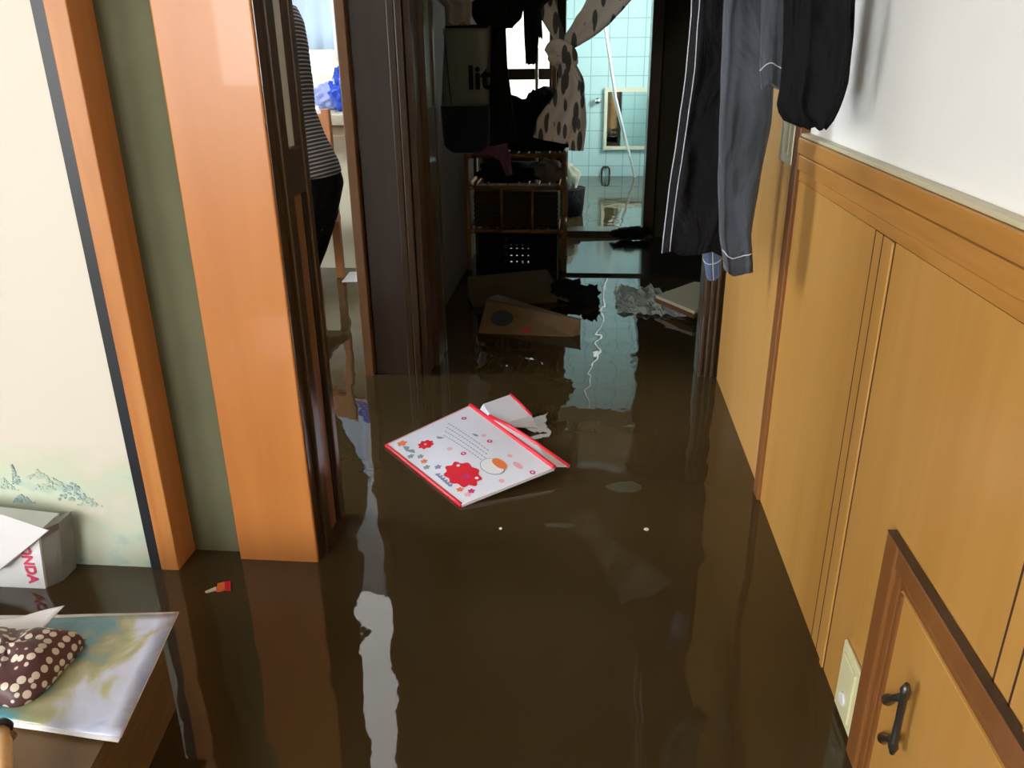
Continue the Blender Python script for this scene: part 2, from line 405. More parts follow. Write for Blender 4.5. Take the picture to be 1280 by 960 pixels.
# dark partition post on the far side of the kitchen doorway
c = MB()
c.box(-.720, -.690, 2.46, 2.56, FL, CE, M['mid_wood'], .003)
struct('trim_5', c)
c = MB()
c.box(-.683, -.575, 2.48, 2.56, FL, CE, M['dark_wood_panel'], .002)
for k in range(3): c.box(-.575+.024*k, -.553+.024*k, 2.470-.006*(k%2), 2.56, FL, CE, M['dark_wood'], .004)
struct('trim_6', c)
struct('trim_7', MB().box(-.690, -.683, 2.50, 2.55, .72, CE, M['frost']).box(-.690, -.683, 2.50, 2.55, FL, .72, M['black']))
# glazed leaf folded back on the washroom side
r = sroot('door_3', (-.50, 2.78, FL))
struct('door_frame', MB().box(-.515, -.487, 2.565, 2.58, FL, 1.6, M['dark_wood']).box(-.515, -.487, 2.70, 2.73, FL, 1.6, M['dark_wood']).box(-.512, -.49, 2.58, 2.70, FL, .83, M['dark_wood']).box(-.512,-.49,2.58,2.70,1.52,1.6, M['dark_wood']), None, r)
struct('glass_pane', MB().box(-.506, -.496, 2.58, 2.70, .83, 1.52), M['frost_teal'], r)
# washroom left wall (kitchen side wall)
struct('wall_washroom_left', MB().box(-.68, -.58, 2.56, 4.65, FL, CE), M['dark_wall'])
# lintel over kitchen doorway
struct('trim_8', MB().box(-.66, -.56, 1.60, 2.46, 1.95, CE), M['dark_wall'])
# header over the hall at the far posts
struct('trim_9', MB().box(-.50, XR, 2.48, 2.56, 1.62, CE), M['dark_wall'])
# right side sliding door with frame strip
r = sroot('door_4', (XR, 2.12, FL))
struct('door_panel', MB().box(XR+.006, XR+.035, 1.775, 2.50, FL, 1.6), M['door_wood'], r)
hd = MB(); hd.box(XR-.001, XR+.010, 1.815, 1.93, .762, .905, M['metal'], .003)
hd.box(XR-.003, XR+.008, 1.845, 1.90, .782, .885, M['cap'], .002)
struct('pull_handle', hd, None, r)
struct('trim_10', MB().box(XR-.008, XR+.035, 1.730, 1.775, FL, CE, bev=.002), M['frame_wood'])
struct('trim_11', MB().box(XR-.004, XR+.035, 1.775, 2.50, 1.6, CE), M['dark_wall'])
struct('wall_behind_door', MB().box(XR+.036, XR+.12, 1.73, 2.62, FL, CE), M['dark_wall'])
c = MB()
c.box(.385, XR+.03, 2.53, 2.62, FL, CE)
for k in range(3): c.box(.374+.019*k, .387+.019*k, 2.515, 2.535, FL, CE, bev=.004)
c.box(.372, .386, 2.54, 2.61, FL, CE, bev=.003)
struct('trim_12', c, M['dark_wood'])
# washroom right and back walls
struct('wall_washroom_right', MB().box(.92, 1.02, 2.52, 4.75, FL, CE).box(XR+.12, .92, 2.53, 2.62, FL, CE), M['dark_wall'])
c = MB()
c.box(-.58, -.50, 4.65, 4.75, FL, CE); c.box(.345, .92, 4.65, 4.75, FL, CE)
c.box(-.19, -.13, 4.65, 4.75, FL, 1.5)
struct('wall_washroom_back', c, M['dark_wall'])
struct('wall_washroom_upper', MB().box(-.50, .345, 4.648, 4.752, 1.50, CE), M['plaster'])
struct('ceiling_washroom', MB().box(-.58, .92, 2.56, 4.648, CE-.02, CE-.001), M['plaster'])
struct('trim_13', MB().box(.315, .375, 4.61, 4.77, FL, 1.5, bev=.004), M['dark_wood'])
struct('trim_14', MB().box(-.20, -.175, 4.61, 4.65, FL, 1.5, bev=.003), M['post_wood'])
struct('trim_15', MB().box(-.13, .315, 4.62, 4.76, FL, .035, bev=.004), M['dark_wood'])
r = sroot('window_2', (-.345, 4.7, FL))
struct('window_pane', MB().box(-.50, -.19, 4.70, 4.715, -.1, 1.5), M['day_wash'], r)
f = MB()
for z in (.84, .0, 1.46): f.box(-.50, -.19, 4.655, 4.70, z, z+.055)
f.box(-.475, -.215, 4.67, 4.695, .17, .645)
for x in (-.50, -.215): f.box(x, x+.025, 4.657, 4.70, FL, 1.5)
struct('window_frame', f, M['dark_wood'], r)
# bathroom
struct('wall_bath_back', MB().box(-1.2, .95, 7.0, 7.1, FL-.02, CE), M['tile'])
struct('wall_bath_left', MB().box(-1.1, -1.0, 4.75, 7.0, FL, CE), M['tile'])
c = MB(); c.box(.85, .95, 4.75, 5.3, FL, CE); c.box(.85, .95, 6.4, 7.0, FL, CE); c.box(.85, .95, 5.3, 6.4, FL, .7); c.box(.85, .95, 5.3, 6.4, 1.7, CE)
struct('wall_bath_right', c, M['tile'])
c = MB(); c.box(-1.0, -.50, 4.752, 4.80, FL, CE); c.box(.345, .85, 4.752, 4.80, FL, CE); c.box(-.58, .345, 4.752, 4.80, 1.5, CE)
c.box(-.52, -.13, 4.752, 4.80, FL, 1.5)
struct('wall_bath_front', c, M['tile'])
r = sroot('added_window_3', (.9, 5.85, .7))  # unseen window, added to light the bathroom tiles
struct('window_pane', MB().box(.895, .91, 5.3, 6.4, .7, 1.7), M['fill_bath'], r)
struct('window_frame', MB().box(.86, .90, 5.3, 5.34, .7, 1.7).box(.86, .90, 6.36, 6.4, .7, 1.7).box(.86, .90, 5.83, 5.87, .7, 1.7).box(.86,.9,5.34,6.36,.7,.74).box(.86,.9,5.34,6.36,1.66,1.7), M['metal'], r)
# kitchen
c = MB(); c.box(-3.0, -2.1, 4.45, 4.55, FL, CE); c.box(-1.30, -.68, 4.45, 4.55, FL, CE); c.box(-2.1, -1.30, 4.45, 4.55, FL, .85); c.box(-2.1, -1.30, 4.45, 4.55, 1.8, CE)
struct('wall_kitchen_back', c, M['kitchen_wall'])
r = sroot('window_4', (-1.7, 4.5, .85))
struct('window_pane', MB().box(-2.1, -1.30, 4.50, 4.515, .85, 1.8), M['day_back'], r)
struct('window_frame', MB().box(-2.1, -2.07, 4.46, 4.50, .85, 1.8).box(-1.33, -1.30, 4.46, 4.50, .85, 1.8).box(-2.07,-1.33,4.46,4.50,.85,.88).box(-2.07,-1.33,4.46,4.50,1.77,1.8), M['metal'], r)
c = MB(); c.box(-3.1, -3.0, 1.5, 1.6, FL, CE); c.box(-3.1, -3.0, 2.5, 4.55, FL, CE); c.box(-3.1, -3.0, 1.6, 2.5, FL, .7); c.box(-3.1, -3.0, 1.6, 2.5, 1.85, CE)
struct('wall_kitchen_left', c, M['kitchen_wall'])
r = sroot('window_5', (-3.05, 2.5, .7))
struct('window_pane', MB().box(-3.06, -3.045, 1.6, 2.5, .7, 1.85), M['day_side'], r)
struct('window_frame', MB().box(-3.045, -3.0, 1.6, 1.64, .7, 1.85).box(-3.045, -3.0, 2.46, 2.5, .7, 1.85).box(-3.045, -3.0, 2.03, 2.07, .7, 1.85).box(-3.045,-3.0,1.64,2.46,.7,.74).box(-3.045,-3.0,1.64,2.46,1.81,1.85), M['metal'], r)
struct('ceiling_kitchen', MB().box(-3.0, -.68, 1.55, 4.45, CE-.02, CE-.001), M['kitchen_wall'])
struct('wall_kitchen_front', MB().box(-3.0, -.72, 1.505, 1.55, FL, CE), M['kitchen_wall'])

# ------------------------------------------------------------------ wainscot
r = sroot('trim_16', (XR, .2, FL))
struct('backing', MB().box(XR+.0012, XR+.012, -2.7, 1.73, FL, .83), M['groove'], r)
c = MB(); c.box(XR-.010, XR+.012, -2.7, 1.729, .799, .830, bev=.003); c.box(XR-.006, XR+.012, -2.7, 1.729, .766, .7965, bev=.003)
struct('top_rail', c, M['wains_rail'], r)
struct('rail_cap', MB().box(XR-.006, XR+.012, -2.7, 1.729, .8305, .8375, bev=.002), M['cap'], r)
struct('upper_band', MB().box(XR-.001, XR+.006, -2.7, 1.729, .746, .7645, bev=.001), M['wains_rail'], r)
edges = [1.729]
y = 1.245
segs = []
prev = 1.729
for base in (1.245, .70, .155, -.39, -.935, -1.48, -2.025):
    segs.append(('panel', base, prev)); segs.append(('line', base-.0035, base)); segs.append(('strip', base-.034, base-.0035)); segs.append(('line', base-.0375, base-.034))
    segs.append(('strip', base-.068, base-.0375)); segs.append(('bead', base-.083, base-.068)); segs.append(('line', base-.088, base-.083))
    prev = base-.088
segs.append(('panel', -2.7, prev))
for kind, a, b_ in segs:
    if kind == 'panel': struct('wall_panel', MB().box(XR, XR+.003, a, b_, FL, .745), M['wains'], r)
    elif kind == 'line': struct('groove_line', MB().box(XR-.0002, XR+.003, a, b_, FL, .745), M['groove'], r)
    else:
        mb = MB().box(XR-(.003 if kind == 'bead' else 0), XR+.003, a, b_, FL, .744, bev=.0015 if kind == 'bead' else 0)
        struct('moulding_strip', mb, M['wains'], r)

# ------------------------------------------------------------------ hatch cupboard low on the right wall
ht = empty('wall_cupboard_door', (XR, .70, -.12), 'low framed brown cupboard hatch at the bottom of the panelled wall', 'cupboard door')
X0 = XR-.012
fr = MB()
Y1, Z1, Y2 = .985, .392, .42
fr.box(X0, XR, Y1-.042, Y1, -.15, Z1, bev=.004); fr.box(X0, XR, Y2, Y2+.042, -.15, Z1, bev=.004)
fr.box(X0, XR, Y2+.042, Y1-.042, Z1-.034, Z1, bev=.004)
fr.box(X0+.004, XR, Y1-.058, Y1-.044, -.15, Z1-.036, bev=.003); fr.box(X0+.004, XR, Y2+.044, Y2+.058, -.15, Z1-.036, bev=.003)
fr.box(X0+.004, XR, Y2+.058, Y1-.058, Z1-.048, Z1-.036, bev=.003)
fr.build('outer_frame', M['hatch_wood'], ht)
MB().box(X0-.001, XR-.001, Y2+.05, Y1-.004, Z1+.0005, Z1+.003, bev=.001).build('top_edge', M['dark_wood_panel'], ht)['label'] = 'dark top edge'  # separate darker strip along the top of the frame
dr = MB(); dr.box(XR-.007, XR-.0005, Y2+.062, Y1-.062, -.15, Z1-.052, bev=.003).build('door_leaf', M['wains'], ht)
MB().box(XR-.010, XR-.001, Y1-.078, Y1-.064, -.15, Z1-.053, bev=.004).build('moulding', M['hatch_wood'], ht)
MB().box(XR-.010, XR-.001, Y2+.064, Y2+.078, -.15, Z1-.053, bev=.004).build('moulding', M['hatch_wood'], ht)
hn = MB()
hx_ = XR-.026
W = lambda u, v, x: onx(u, v, x)
m1, m2 = W(1109,875,XR-.010), W(1104,923,XR-.010)
b1, b2, b3, b4 = W(1134,855,hx_), W(1130,870,hx_), W(1118,925,hx_), W(1115,942,hx_)
for a_, b_ in ((m1, b2), (m2, b3)): hn.tube([a_, a_*.6+b_*.4, b_], [.008,.0045,.005], n=12)
hn.tube([b1, (b1+b2)/2, b2, (b2+b3)/2, b3, (b3+b4)/2, b4], [.003,.0065,.005,.0045,.005,.0065,.003], n=12)
hn.build('pull_handle', M['bronze'], ht)['label'] = 'dark bronze pull handle'
# switch plate
sp = empty('wall_outlet', (XR, 1.03, .012), 'cream wall plate just above the water beside the cupboard hatch', 'wall plate')
MB().box(XR-.007, XR, .992, 1.074, .010, .136, bev=.003).build('cover_plate', M['cream_plastic'], sp)
MB().box(XR-.010, XR-.006, 1.004, 1.062, .025, .121, bev=.002).build('inner_plate', M['cream_plastic'], sp)
MB().tube([(XR-.0095, 1.033, .052), (XR-.013, 1.033, .052)], [.012, .010], n=20).build('round_cover', M['white'], sp)

# ------------------------------------------------------------------ hanging clothes
def garment(name, mb_keys, depth, m, folds, amp, yc, seed, parent=None, n=56, lay=0):
    """mb_keys: list of (z, xl, xr) outline from top to bottom at plane y=yc"""
    keys = mb_keys; rings = []
    steps = 44
    zs = [keys[0][0] + (keys[-1][0]-keys[0][0])*k/steps for k in range(steps+1)]
    for z in zs:
        for a, b in zip(keys, keys[1:]):
            if a[0] >= z >= b[0]-1e-9:
                t = (a[0]-z)/(a[0]-b[0]); t = t*t*(3-2*t)*.5 + t*.5
                xl, xr = a[1]+(b[1]-a[1])*t, a[2]+(b[2]-a[2])*t; dd = (a[3] if len(a)>3 else depth)*(1-t) + (b[3] if len(b)>3 else depth)*t
                break
        cx, hw = (xl+xr)/2, (xr-xl)/2
        ring = []
        for k in range(n):
            th = 2*PI*k/n; cxx = math.cos(th); s_ = math.sin(th)
            f = 1 + amp*math.sin(folds*th + seed + 2.2*noise.noise(Vector((z*3, seed, 0)))) * (0.35+.65*min(1, (keys[0][0]-z)/.3))
            nn = noise.noise(Vector((cxx*2.2+seed, s_*2, z*7)))*.35 + noise.noise(Vector((cxx*3+seed, s_*3+z*9, z*14)))*.28
            ring.append(Vector((cx+hw*math.copysign(abs(cxx)**.8, cxx), yc + dd*math.copysign(abs(s_)**.7, s_)*f*(1+nn)*1.0, z + .006*math.sin(folds*th+seed))))
        rings.append(ring)
    mb = MB(); mb.ring_loft(rings, m)
    return mb, rings
def hanger(parent, cx, yc, z, wd):
    mb = MB(); mb.tube([(cx-wd, yc, z-.06), (cx-wd*.5, yc, z-.03), (cx, yc, z), (cx+wd*.5, yc, z-.03), (cx+wd, yc, z-.06)], .007, n=8)
    mb.tube([(cx, yc, z), (cx, yc, z+.05), (cx+.015, yc, z+.065), (cx, yc, z+.082), (cx-.013, yc, z+.07)], .0025, n=8)
    mb.build('hanger', M['dark_wood'], parent)
def px(pts, y): # outline pixel pairs -> (z, xl, xr)
    out = []
    for v, ul, ur in pts:
        a, b = ony(ul, v, y), ony(ur, v, y); out.append(((a.z+b.z)/2, a.x, b.x))
    return out
# rail the clothes hang on
rl = empty('clothes_rail', (.30, 1.65, 1.47), 'dark rail above the frame that the work clothes hang from', 'clothes rail')
MB().tube([(.30, 1.15, 1.475), (.30, 2.10, 1.475)], .011, n=14).build('pole', M['bronze'], rl)
for yb in (1.20, 1.69): MB().tube([(.30, yb, 1.475), (XR+.012, yb, 1.475)], .008, n=10).build('wall_bracket', M['bronze'], rl)

Y = 1.82
g = empty('black_work_coat', (.26, Y, .57), 'long black coat with pale piping, hanging leftmost among the clothes', 'coat')
k = [(1.40, .24, .32, .02), (1.34, .15, .40, .045)] + px([(0, 866, 930), (90, 858, 930), (160, 848, 925), (240, 836, 922), (312, 828, 905)], Y)
mb, R = garment('coat_body', k, .05, M['black_cloth'], 5, .16, Y, 1.3); mb.build('coat_body', None, g)
def edge_line(R, idx, off, rad, name, g, m, i0=0, i1=None):
    pts = [R[i][idx] + Vector(off) for i in range(i0, i1 or len(R), 2)]
    mb = MB(); mb.tube(pts, rad, n=6); mb.build(name, m, g)
edge_line(R, 29, (-.002,-.002,0), .0013, 'piping', g, M['stitch'], 8)
edge_line(R, 34, (0,-.003,0), .0011, 'piping', g, M['stitch'], 8)
hanger(g, .30, Y, 1.395, .09)

Y = 1.64
g = empty('slate_work_trousers', (.29, Y, .56), 'slate blue work trousers hanging between the black coat and the black jacket', 'trousers')
k = [(1.40, .25, .36, .03)] + px([(0, 905, 972), (80, 902, 968), (150, 900, 964), (220, 898, 950), (290, 899, 938), (338, 905, 940)], Y)
mb, R = garment('trouser_leg', k, .034, M['slate_cloth'], 3, .22, Y, 4.1); mb.build('trouser_leg', None, g)
edge_line([[(p) for p in R[-2]]]*1, 0, (0,0,0), .001, 'x', g, M['stitch']) if False else None
hem = MB(); hem.tube([p + Vector((0,-.0015,0)) for p in R[-3][28:56]], .0012, n=6); hem.build('hem_stitching', M['stitch'], g)
hanger(g, .30, Y, 1.395, .05)
Y = 1.92
g = empty('blue_work_trousers', (.27, Y, .5), 'blue trouser cuff with white seams showing lowest under the black coat', 'trousers')
k = [(1.38, .24, .31, .015), (1.06, .245, .30, .018)] + px([(150, 872, 905), (250, 874, 905), (310, 876, 903), (346, 882, 900)], Y)
mb, R = garment('trouser_leg', k, .016, M['blue_cloth'], 2, .1, Y, 2.2); mb.build('trouser_leg', None, g)
hem = MB(); hem.tube([p + Vector((0,-.0015,0)) for p in R[-3][28:56]], .0011, n=6); hem.tube([R[i][42] + Vector((0,-.002,0)) for i in range(28, 45, 2)], .0011, n=6); hem.build('white_seam', M['stitch'], g)
hanger(g, .28, Y, 1.395, .03)
Y = 1.50
g = empty('grey_work_jacket', (.33, Y, .9), 'slate grey work jacket whose short cuff has a white stitch line', 'jacket')
k = [(1.40, .26, .34, .02), (1.34, .22, .40, .03)] + px([(0, 953, 1000), (50, 951, 994), (85, 950, 986), (108, 952, 983)], Y)
mb, R = garment('sleeve', k, .024, M['slate_cloth'], 3, .12, Y, 7.7); mb.build('sleeve', None, g)
st = MB(); st.tube([p + Vector((0,-.0016,0)) for p in R[-4][28:56]], .0011, n=6); st.build('cuff_stitching', M['stitch'], g)
hanger(g, .30, Y, 1.395, .07)
Y = 1.36
g = empty('black_bomber_jacket', (.34, Y, .88), 'black jacket with a gathered hem, hanging nearest against the white wall', 'jacket')
k = [(1.40, .27, .34, .02), (1.34, .20, .405, .04)] + px([(0, 982, 1066), (60, 980, 1062), (105, 976, 1057), (130, 972, 1050), (148, 982, 1040), (156, 1005, 1030)], Y)
mb, R = garment('jacket_body', k, .04, M['black_cloth'], 7, .14, Y, 9.4); mb.build('jacket_body', None, g)
hanger(g, .30, Y, 1.395, .08)

# ------------------------------------------------------------------ bathroom things
zz = lambda u, v: ony(u, v, 6.97)
mr = empty('bathroom_mirror', (.3, 6.97, .2), 'wall mirror with a cream frame on the blue tiles', 'mirror')
a, b = zz(757, 110), zz(757, 187)
x0, x1, z0, z1 = a.x-.005, .58, b.z, a.z
MB().box(x0, x0+.025, 6.96, 6.998, z0, z1).box(x1-.025, x1, 6.96, 6.998, z0, z1).box(x0+.025, x1-.025, 6.96, 6.998, z0, z0+.025).box(x0+.025, x1-.025, 6.96, 6.998, z1-.03, z1).build('mirror_frame', M['cream'], mr)
MB().box(x0+.025, x1-.025, 6.975, 6.997, z0+.025, z1-.03).build('mirror_glass', mat('mirror_glass', (.85,.95,.92), .03, 1), mr)
rd = MB(); p0 = ony(752, 5, 6.2); p1 = ony(793, 219, 6.93)
rd.tube([p0 + Vector((-.06,-.15,.45)), p0, (p0+p1)/2 + Vector((-.03,0,0)), p1, p1+Vector((.02,.02,-.12))], .011, n=12)
tag(rd.build('pole', M['white']), 'thin white pole leaning in the tiled bathroom', 'pole')
kb = MB(); p = zz(747, 126); kb.tube([(p.x, 6.999, p.z), (p.x, 6.96, p.z)], [.022, .012], n=16); kb.blob((p.x, 6.95, p.z), (.026,.02,.026), amp=0)
tag(kb.build('chrome_knob', M['chrome']), 'small chrome knob on the blue tiles left of the mirror', 'knob')
rg = MB(); p = zz(757, 217)
rg.tube([(p.x + .032*math.copysign(abs(math.cos(t))**.6, math.cos(t)), 6.975, p.z + .055*math.copysign(abs(math.sin(t))**.6, math.sin(t))) for t in [2*PI*k/28 for k in range(29)]], .007, n=8)
rg.tube([(p.x, 6.999, p.z+.05), (p.x, 6.975, p.z+.05)], .009, n=10)
tag(rg.build('towel_ring', M['bronze']), 'oval metal ring on the tiles right at the waterline', 'ring')
bt = empty('laundry_bag', (-.13, 5.2, 0), 'cream bundle on a black tub at the left edge of the bathroom doorway', 'laundry')
MB().blob((-.14, 5.3, .235), (.09,.09,.10), amp=.25, seed=4).build('cloth_bundle', M['cream_cloth'], bt)
c = MB(); c.tube([(-.14,5.3,-.1),(-.14,5.3,.05),(-.14,5.3,.17)], [.10,.12,.13], n=28); c.build('tub', M['black_cloth'], bt)
# black board lying just above the water by the bathroom sill
bd = MB(); bd.prism([tuple(onz(708,341,.012)), tuple(onz(872,343,.012)), (.62, 4.56, .012), tuple(onz(726,302,.012))], (0,0,-.02))
tag(bd.build('floating_board', M['black_gloss']), 'wet black board lying at the bathroom threshold', 'board')
rag = MB(); rag.blob((.245, 4.52, .05), (.10,.05,.028), amp=.5, seed=8)
tag(rag.build('wet_rag', M['black_cloth']), 'dark wet rag slumped in the right corner of the bathroom doorway', 'rag')

# ------------------------------------------------------------------ knotted curtain
def swag(mb, pts, wid, dep, m, folds=5, amp=.25, seed=0, n=40):
    rings = []
    pts = [Vector(p) for p in pts]
    # smooth resample
    res = []
    K = 10
    for i in range(len(pts)-1):
        p0, p1, p2, p3 = pts[max(i-1,0)], pts[i], pts[i+1], pts[min(i+2, len(pts)-1)]
        for k in range(K):
            t = k/K
            q = .5*((2*p1) + (p2-p0)*t + (2*p0-5*p1+4*p2-p3)*t*t + (3*p1-p0-3*p2+p3)*t**3)
            res.append((q, wid[i]+(wid[i+1]-wid[i])*t, dep[i]+(dep[i+1]-dep[i])*t))
    res.append((pts[-1], wid[-1], dep[-1]))
    for i, (q, w_, d_) in enumerate(res):
        t = (res[min(i+1, len(res)-1)][0] - res[max(i-1, 0)][0]).normalized()
        yv = Vector((0,1,0)); a = t.cross(yv).normalized(); b = a.cross(t)
        ring = []
        for k in range(n):
            th = 2*PI*k/n
            f = 1 + amp*math.sin(folds*th+seed+i*.05) + .12*noise.noise(Vector((math.cos(th)*2, i*.2, seed)))
            ring.append(q + a*math.cos(th)*w_*(1+.06*noise.noise(Vector((th,i*.3,seed)))) + b*math.sin(th)*d_*f)
        rings.append(ring)
    mb.ring_loft(rings, m)
cy = 3.40
P = lambda u, v: ony(u, v, cy)
ct = empty('knotted_curtain', tuple(P(700, 70)), 'cream curtain printed with grey leaves, gathered into a hanging knot', 'curtain')
c = MB()
swag(c, [V(-.36,cy,1.50), P(664,-30), P(683,10), P(702,52)], [.10,.055,.038,.018], [.03,.026,.024,.018], M['curtain'], seed=1)
swag(c, [V(.34,cy,1.50), P(795,-50), P(752,10), P(727,38), P(706,58)], [.14,.085,.062,.045,.018], [.03,.028,.026,.024,.018], M['curtain'], seed=3)
c.build('gathered_panels', None, ct)
c = MB(); kc = P(702, 70); c.blob(kc, (.056,.045,.045), M['curtain'], amp=.35, fr=5, seed=2); 
swag(c, [kc+V(-.05,-.02,.01), kc+V(-.02,-.045,.035), kc+V(.03,-.04,.01), kc+V(.045,-.01,-.03)], [.02,.028,.028,.02], [.012,.014,.014,.012], M['curtain'], folds=3, seed=8)
c.build('knot', None, ct)
c = MB()
swag(c, [P(706,78), P(713,105), P(708,130), P(694,158), P(690,176)], [.03,.055,.062,.078,.078], [.03,.03,.03,.03,.026], M['curtain'], folds=6, amp=.3, seed=5)
swag(c, [P(712,85), P(722,110), P(722,150), P(720,188)], [.02,.022,.036,.03], [.02,.022,.022,.02], M['curtain'], folds=4, amp=.3, seed=6)
c.build('hanging_tail', None, ct)
rod = MB().tube([(-.58, cy, 1.505), (.92, cy, 1.505)], .012, n=12)
tag(rod.build('curtain_rod', M['bronze']), 'rod above the knotted curtain, outside the top of the frame', 'rod')

# ------------------------------------------------------------------ rattan rack and what is on it
rk = empty('rattan_rack', (-.34, 4.0, FL), 'three tier rattan rack standing in the dark washroom', 'rack')
rx0, rx1, ry0, ry1 = -.562, -.108, 3.86, 4.18
for x in (rx0, rx1):
    for y in (ry0, ry1):
        MB().tube([(x,y,FL),(x,y,.2),(x,y,.548)], .011, n=12).build('leg', M['rattan'], rk)
for z in (.540, .395, .190):
    mb = MB()
    mb.tube([(rx0,ry0,z),(rx1,ry0,z)], .010, n=10); mb.tube([(rx0,ry1,z),(rx1,ry1,z)], .010, n=10)
    mb.tube([(rx0,ry0,z),(rx0,ry1,z)], .009, n=10); mb.tube([(rx1,ry0,z),(rx1,ry1,z)], .009, n=10)
    for q in (0,1): mb.tube([(rx0 + (.03 if q==0 else .42), ry0, z), (rx0+(.0 if q==0 else .454), ry0, z)], .013, n=10)
    for k in range(9): mb.tube([(rx0+.05*(k+.6), ry0, z-.004), (rx0+.05*(k+.6), ry1, z-.004)], .004, n=6)
    mb.build('shelf', M['rattan'], rk)
for x in (-.40, -.255): MB().tube([(x, ry0-.004, .19), (x, ry0-.004, .395)], .006, n=8).build('divider', M['rattan'], rk)
bx = MB(); bx.box(-.535,-.135,3.885,4.15,.204,.372, bev=.006)
for k in range(7): bx.box(-.538,-.132,3.882,4.153,.212+.022*k,.219+.022*k, bev=.002)
tag(bx.build('wicker_box', M['weave']), 'dark wicker box filling the middle shelf of the rattan rack', 'basket')
# slatted plastic crate on the bottom, daylight showing through the holes
cr = MB()
for yy in (3.90, 4.14):
    for k in range(5): cr.box(-.52, -.14, yy, yy+.006, .008+.036*k, .024+.036*k)
    for k in range(14): cr.box(-.52+.0285*k, -.508+.0285*k, yy-.001, yy+.007, .002, .17)
for xx in (-.52,-.146):
    cr.box(xx, xx+.006, 3.906, 4.14, .002, .17)
cr.box(-.514, -.40, 3.92, 4.12, .005, .16); cr.box(-.27, -.15, 3.92, 4.12, .005, .16)
tag(cr.build('plastic_crate', M['black_cloth']), 'black slatted crate on the lowest shelf of the rattan rack', 'crate')
hp = MB(); hp.blob((-.26, 4.0, .66), (.17,.13,.145), amp=.45, seed=11, flat=.552); hp.blob((-.42, 4.02, .60), (.11,.11,.06), amp=.3, seed=12, flat=.552); hp.blob((-.15,3.98,.61),(.05,.1,.07), amp=.3, seed=13, flat=.552)
tag(hp.build('clothes_pile', M['black_cloth']), 'heap of black clothes on top of the rattan rack', 'clothes pile')
tw = MB()
P2 = lambda u, v: ony(u, v, 3.835)
swag(tw, [P2(632,150), P2(626,165), P2(618,182), P2(612,193)], [.035,.05,.055,.05], [.018]*4, M['pink_cloth'], folds=5, seed=3)
swag(tw, [P2(624,178), P2(630,195), P2(634,210), P2(637,219)], [.035,.028,.022,.014], [.012]*4, M['pink_cloth'], folds=4, seed=4)
swag(tw, [P2(620,180), P2(604,190), P2(590,196)], [.03,.018,.008], [.012,.012,.008], M['pink_cloth'], folds=4, seed=2)
tag(tw.build('pink_towel'), 'dusky pink cloth draped over the front of the rattan rack', 'towel')
cl = MB(); cl.blob((-.36, 4.0, .445), (.17,.12,.052), M['black_cloth'], amp=.35, seed=20, flat=.407); cl.build
tag(cl.build('folded_clothes'), 'dark clothes lying on the upper shelf of the rattan rack', 'clothes')
cl = MB(); cl.blob((-.185, 3.97, .458), (.075,.10,.05), M['grey_cloth'], amp=.3, seed=22, flat=.407)
tag(cl.build('grey_cushion'), 'pale grey folded cloth at the right end of the upper rack shelf', 'cloth')

# hanging things on the washroom left wall
bY = 3.28
hk = empty('wall_hook_rail', (-.46, bY, 1.2), 'hook rail over the hanging bag in the washroom', 'hook rail')
MB().box(-.58, -.10, bY-.01, bY+.01, 1.17, 1.20, bev=.003).build('bar', M['bronze'], hk)
bg = empty('hanging_bag', (-.47, bY, .62), 'clear topped bag with a navy base hanging on the left', 'bag')
Pb = lambda u, v: ony(u, v, bY)
def bagloft(v0, v1, ul0, ur0, ul1, ur1, dep, m, name, seed):
    rings = []
    for k in range(13):
        t = k/12; v = v0+(v1-v0)*t; a = Pb(ul0+(ul1-ul0)*t, v); b = Pb(ur0+(ur1-ur0)*t, v); cx = (a.x+b.x)/2; hw = (b.x-a.x)/2
        if name == 'navy_base' and t > .8: hw *= 1-.35*((t-.8)/.2)**2
        rings.append([V(cx+hw*math.copysign(abs(math.cos(th))**.45, math.cos(th)), bY + dep*math.copysign(abs(math.sin(th))**.6, math.sin(th))*(1+.1*noise.noise(V(th,t*4,seed))), a.z) for th in [2*PI*j/36 for j in range(36)]])
    mb = MB(); mb.ring_loft(rings, m); mb.build(name, None, bg)
bagloft(132, 190, 551, 612, 556, 612, .035, M['navy_cloth'], 'navy_base', 3)
bagloft(33, 131, 556, 614, 552, 612, .03, M['vinyl'], 'clear_top', 4)
tx = MB(); p = Pb(600, 98)
text_part(tx, 'lit', Matrix.Translation(V(p.x+.002, bY-.036, p.z)) @ Matrix.Rotation(PI/2, 4, 'X'), .115, M['black_cloth'], bold=True)
tx.build('lettering', None, bg)['label'] = 'black printed letters lit'
hb = MB(); a = Pb(560, 33); b = Pb(608, 33)
hb.tube([a, a+V(.02,0,.08), a+V(.03,0,.12)], .004, n=8); hb.tube([b, b+V(-.02,0,.08), b+V(-.03,0,.12)], .004, n=8); hb.tube([a+V(-.005,-.03,0), b+V(.01,-.03,0)], .006, n=8)
hb.tube([Pb(556,36)+V(0,-.032,0), Pb(566,130)+V(0,-.036,0)], .0018, n=6, m=None)
hb.build('strap', M['black_cloth'], bg)
def hang(name, keys, y, dep, m, folds, amp, seed, label, cat):
    o = MB(); mb, R = garment(name, keys, dep, m, folds, amp, y, seed); return tag(mb.build(name), label, cat)
hang('grey_shirts', [(1.17,-.56,-.44,.03)] + [(z, *xx) for z, *xx in px([(8,556,590),(30,557,588)], 3.22)], 3.22, .03, M['grey_cloth'], 6, .3, 2, 'pleated grey cloths hanging above the clear bag', 'cloth')
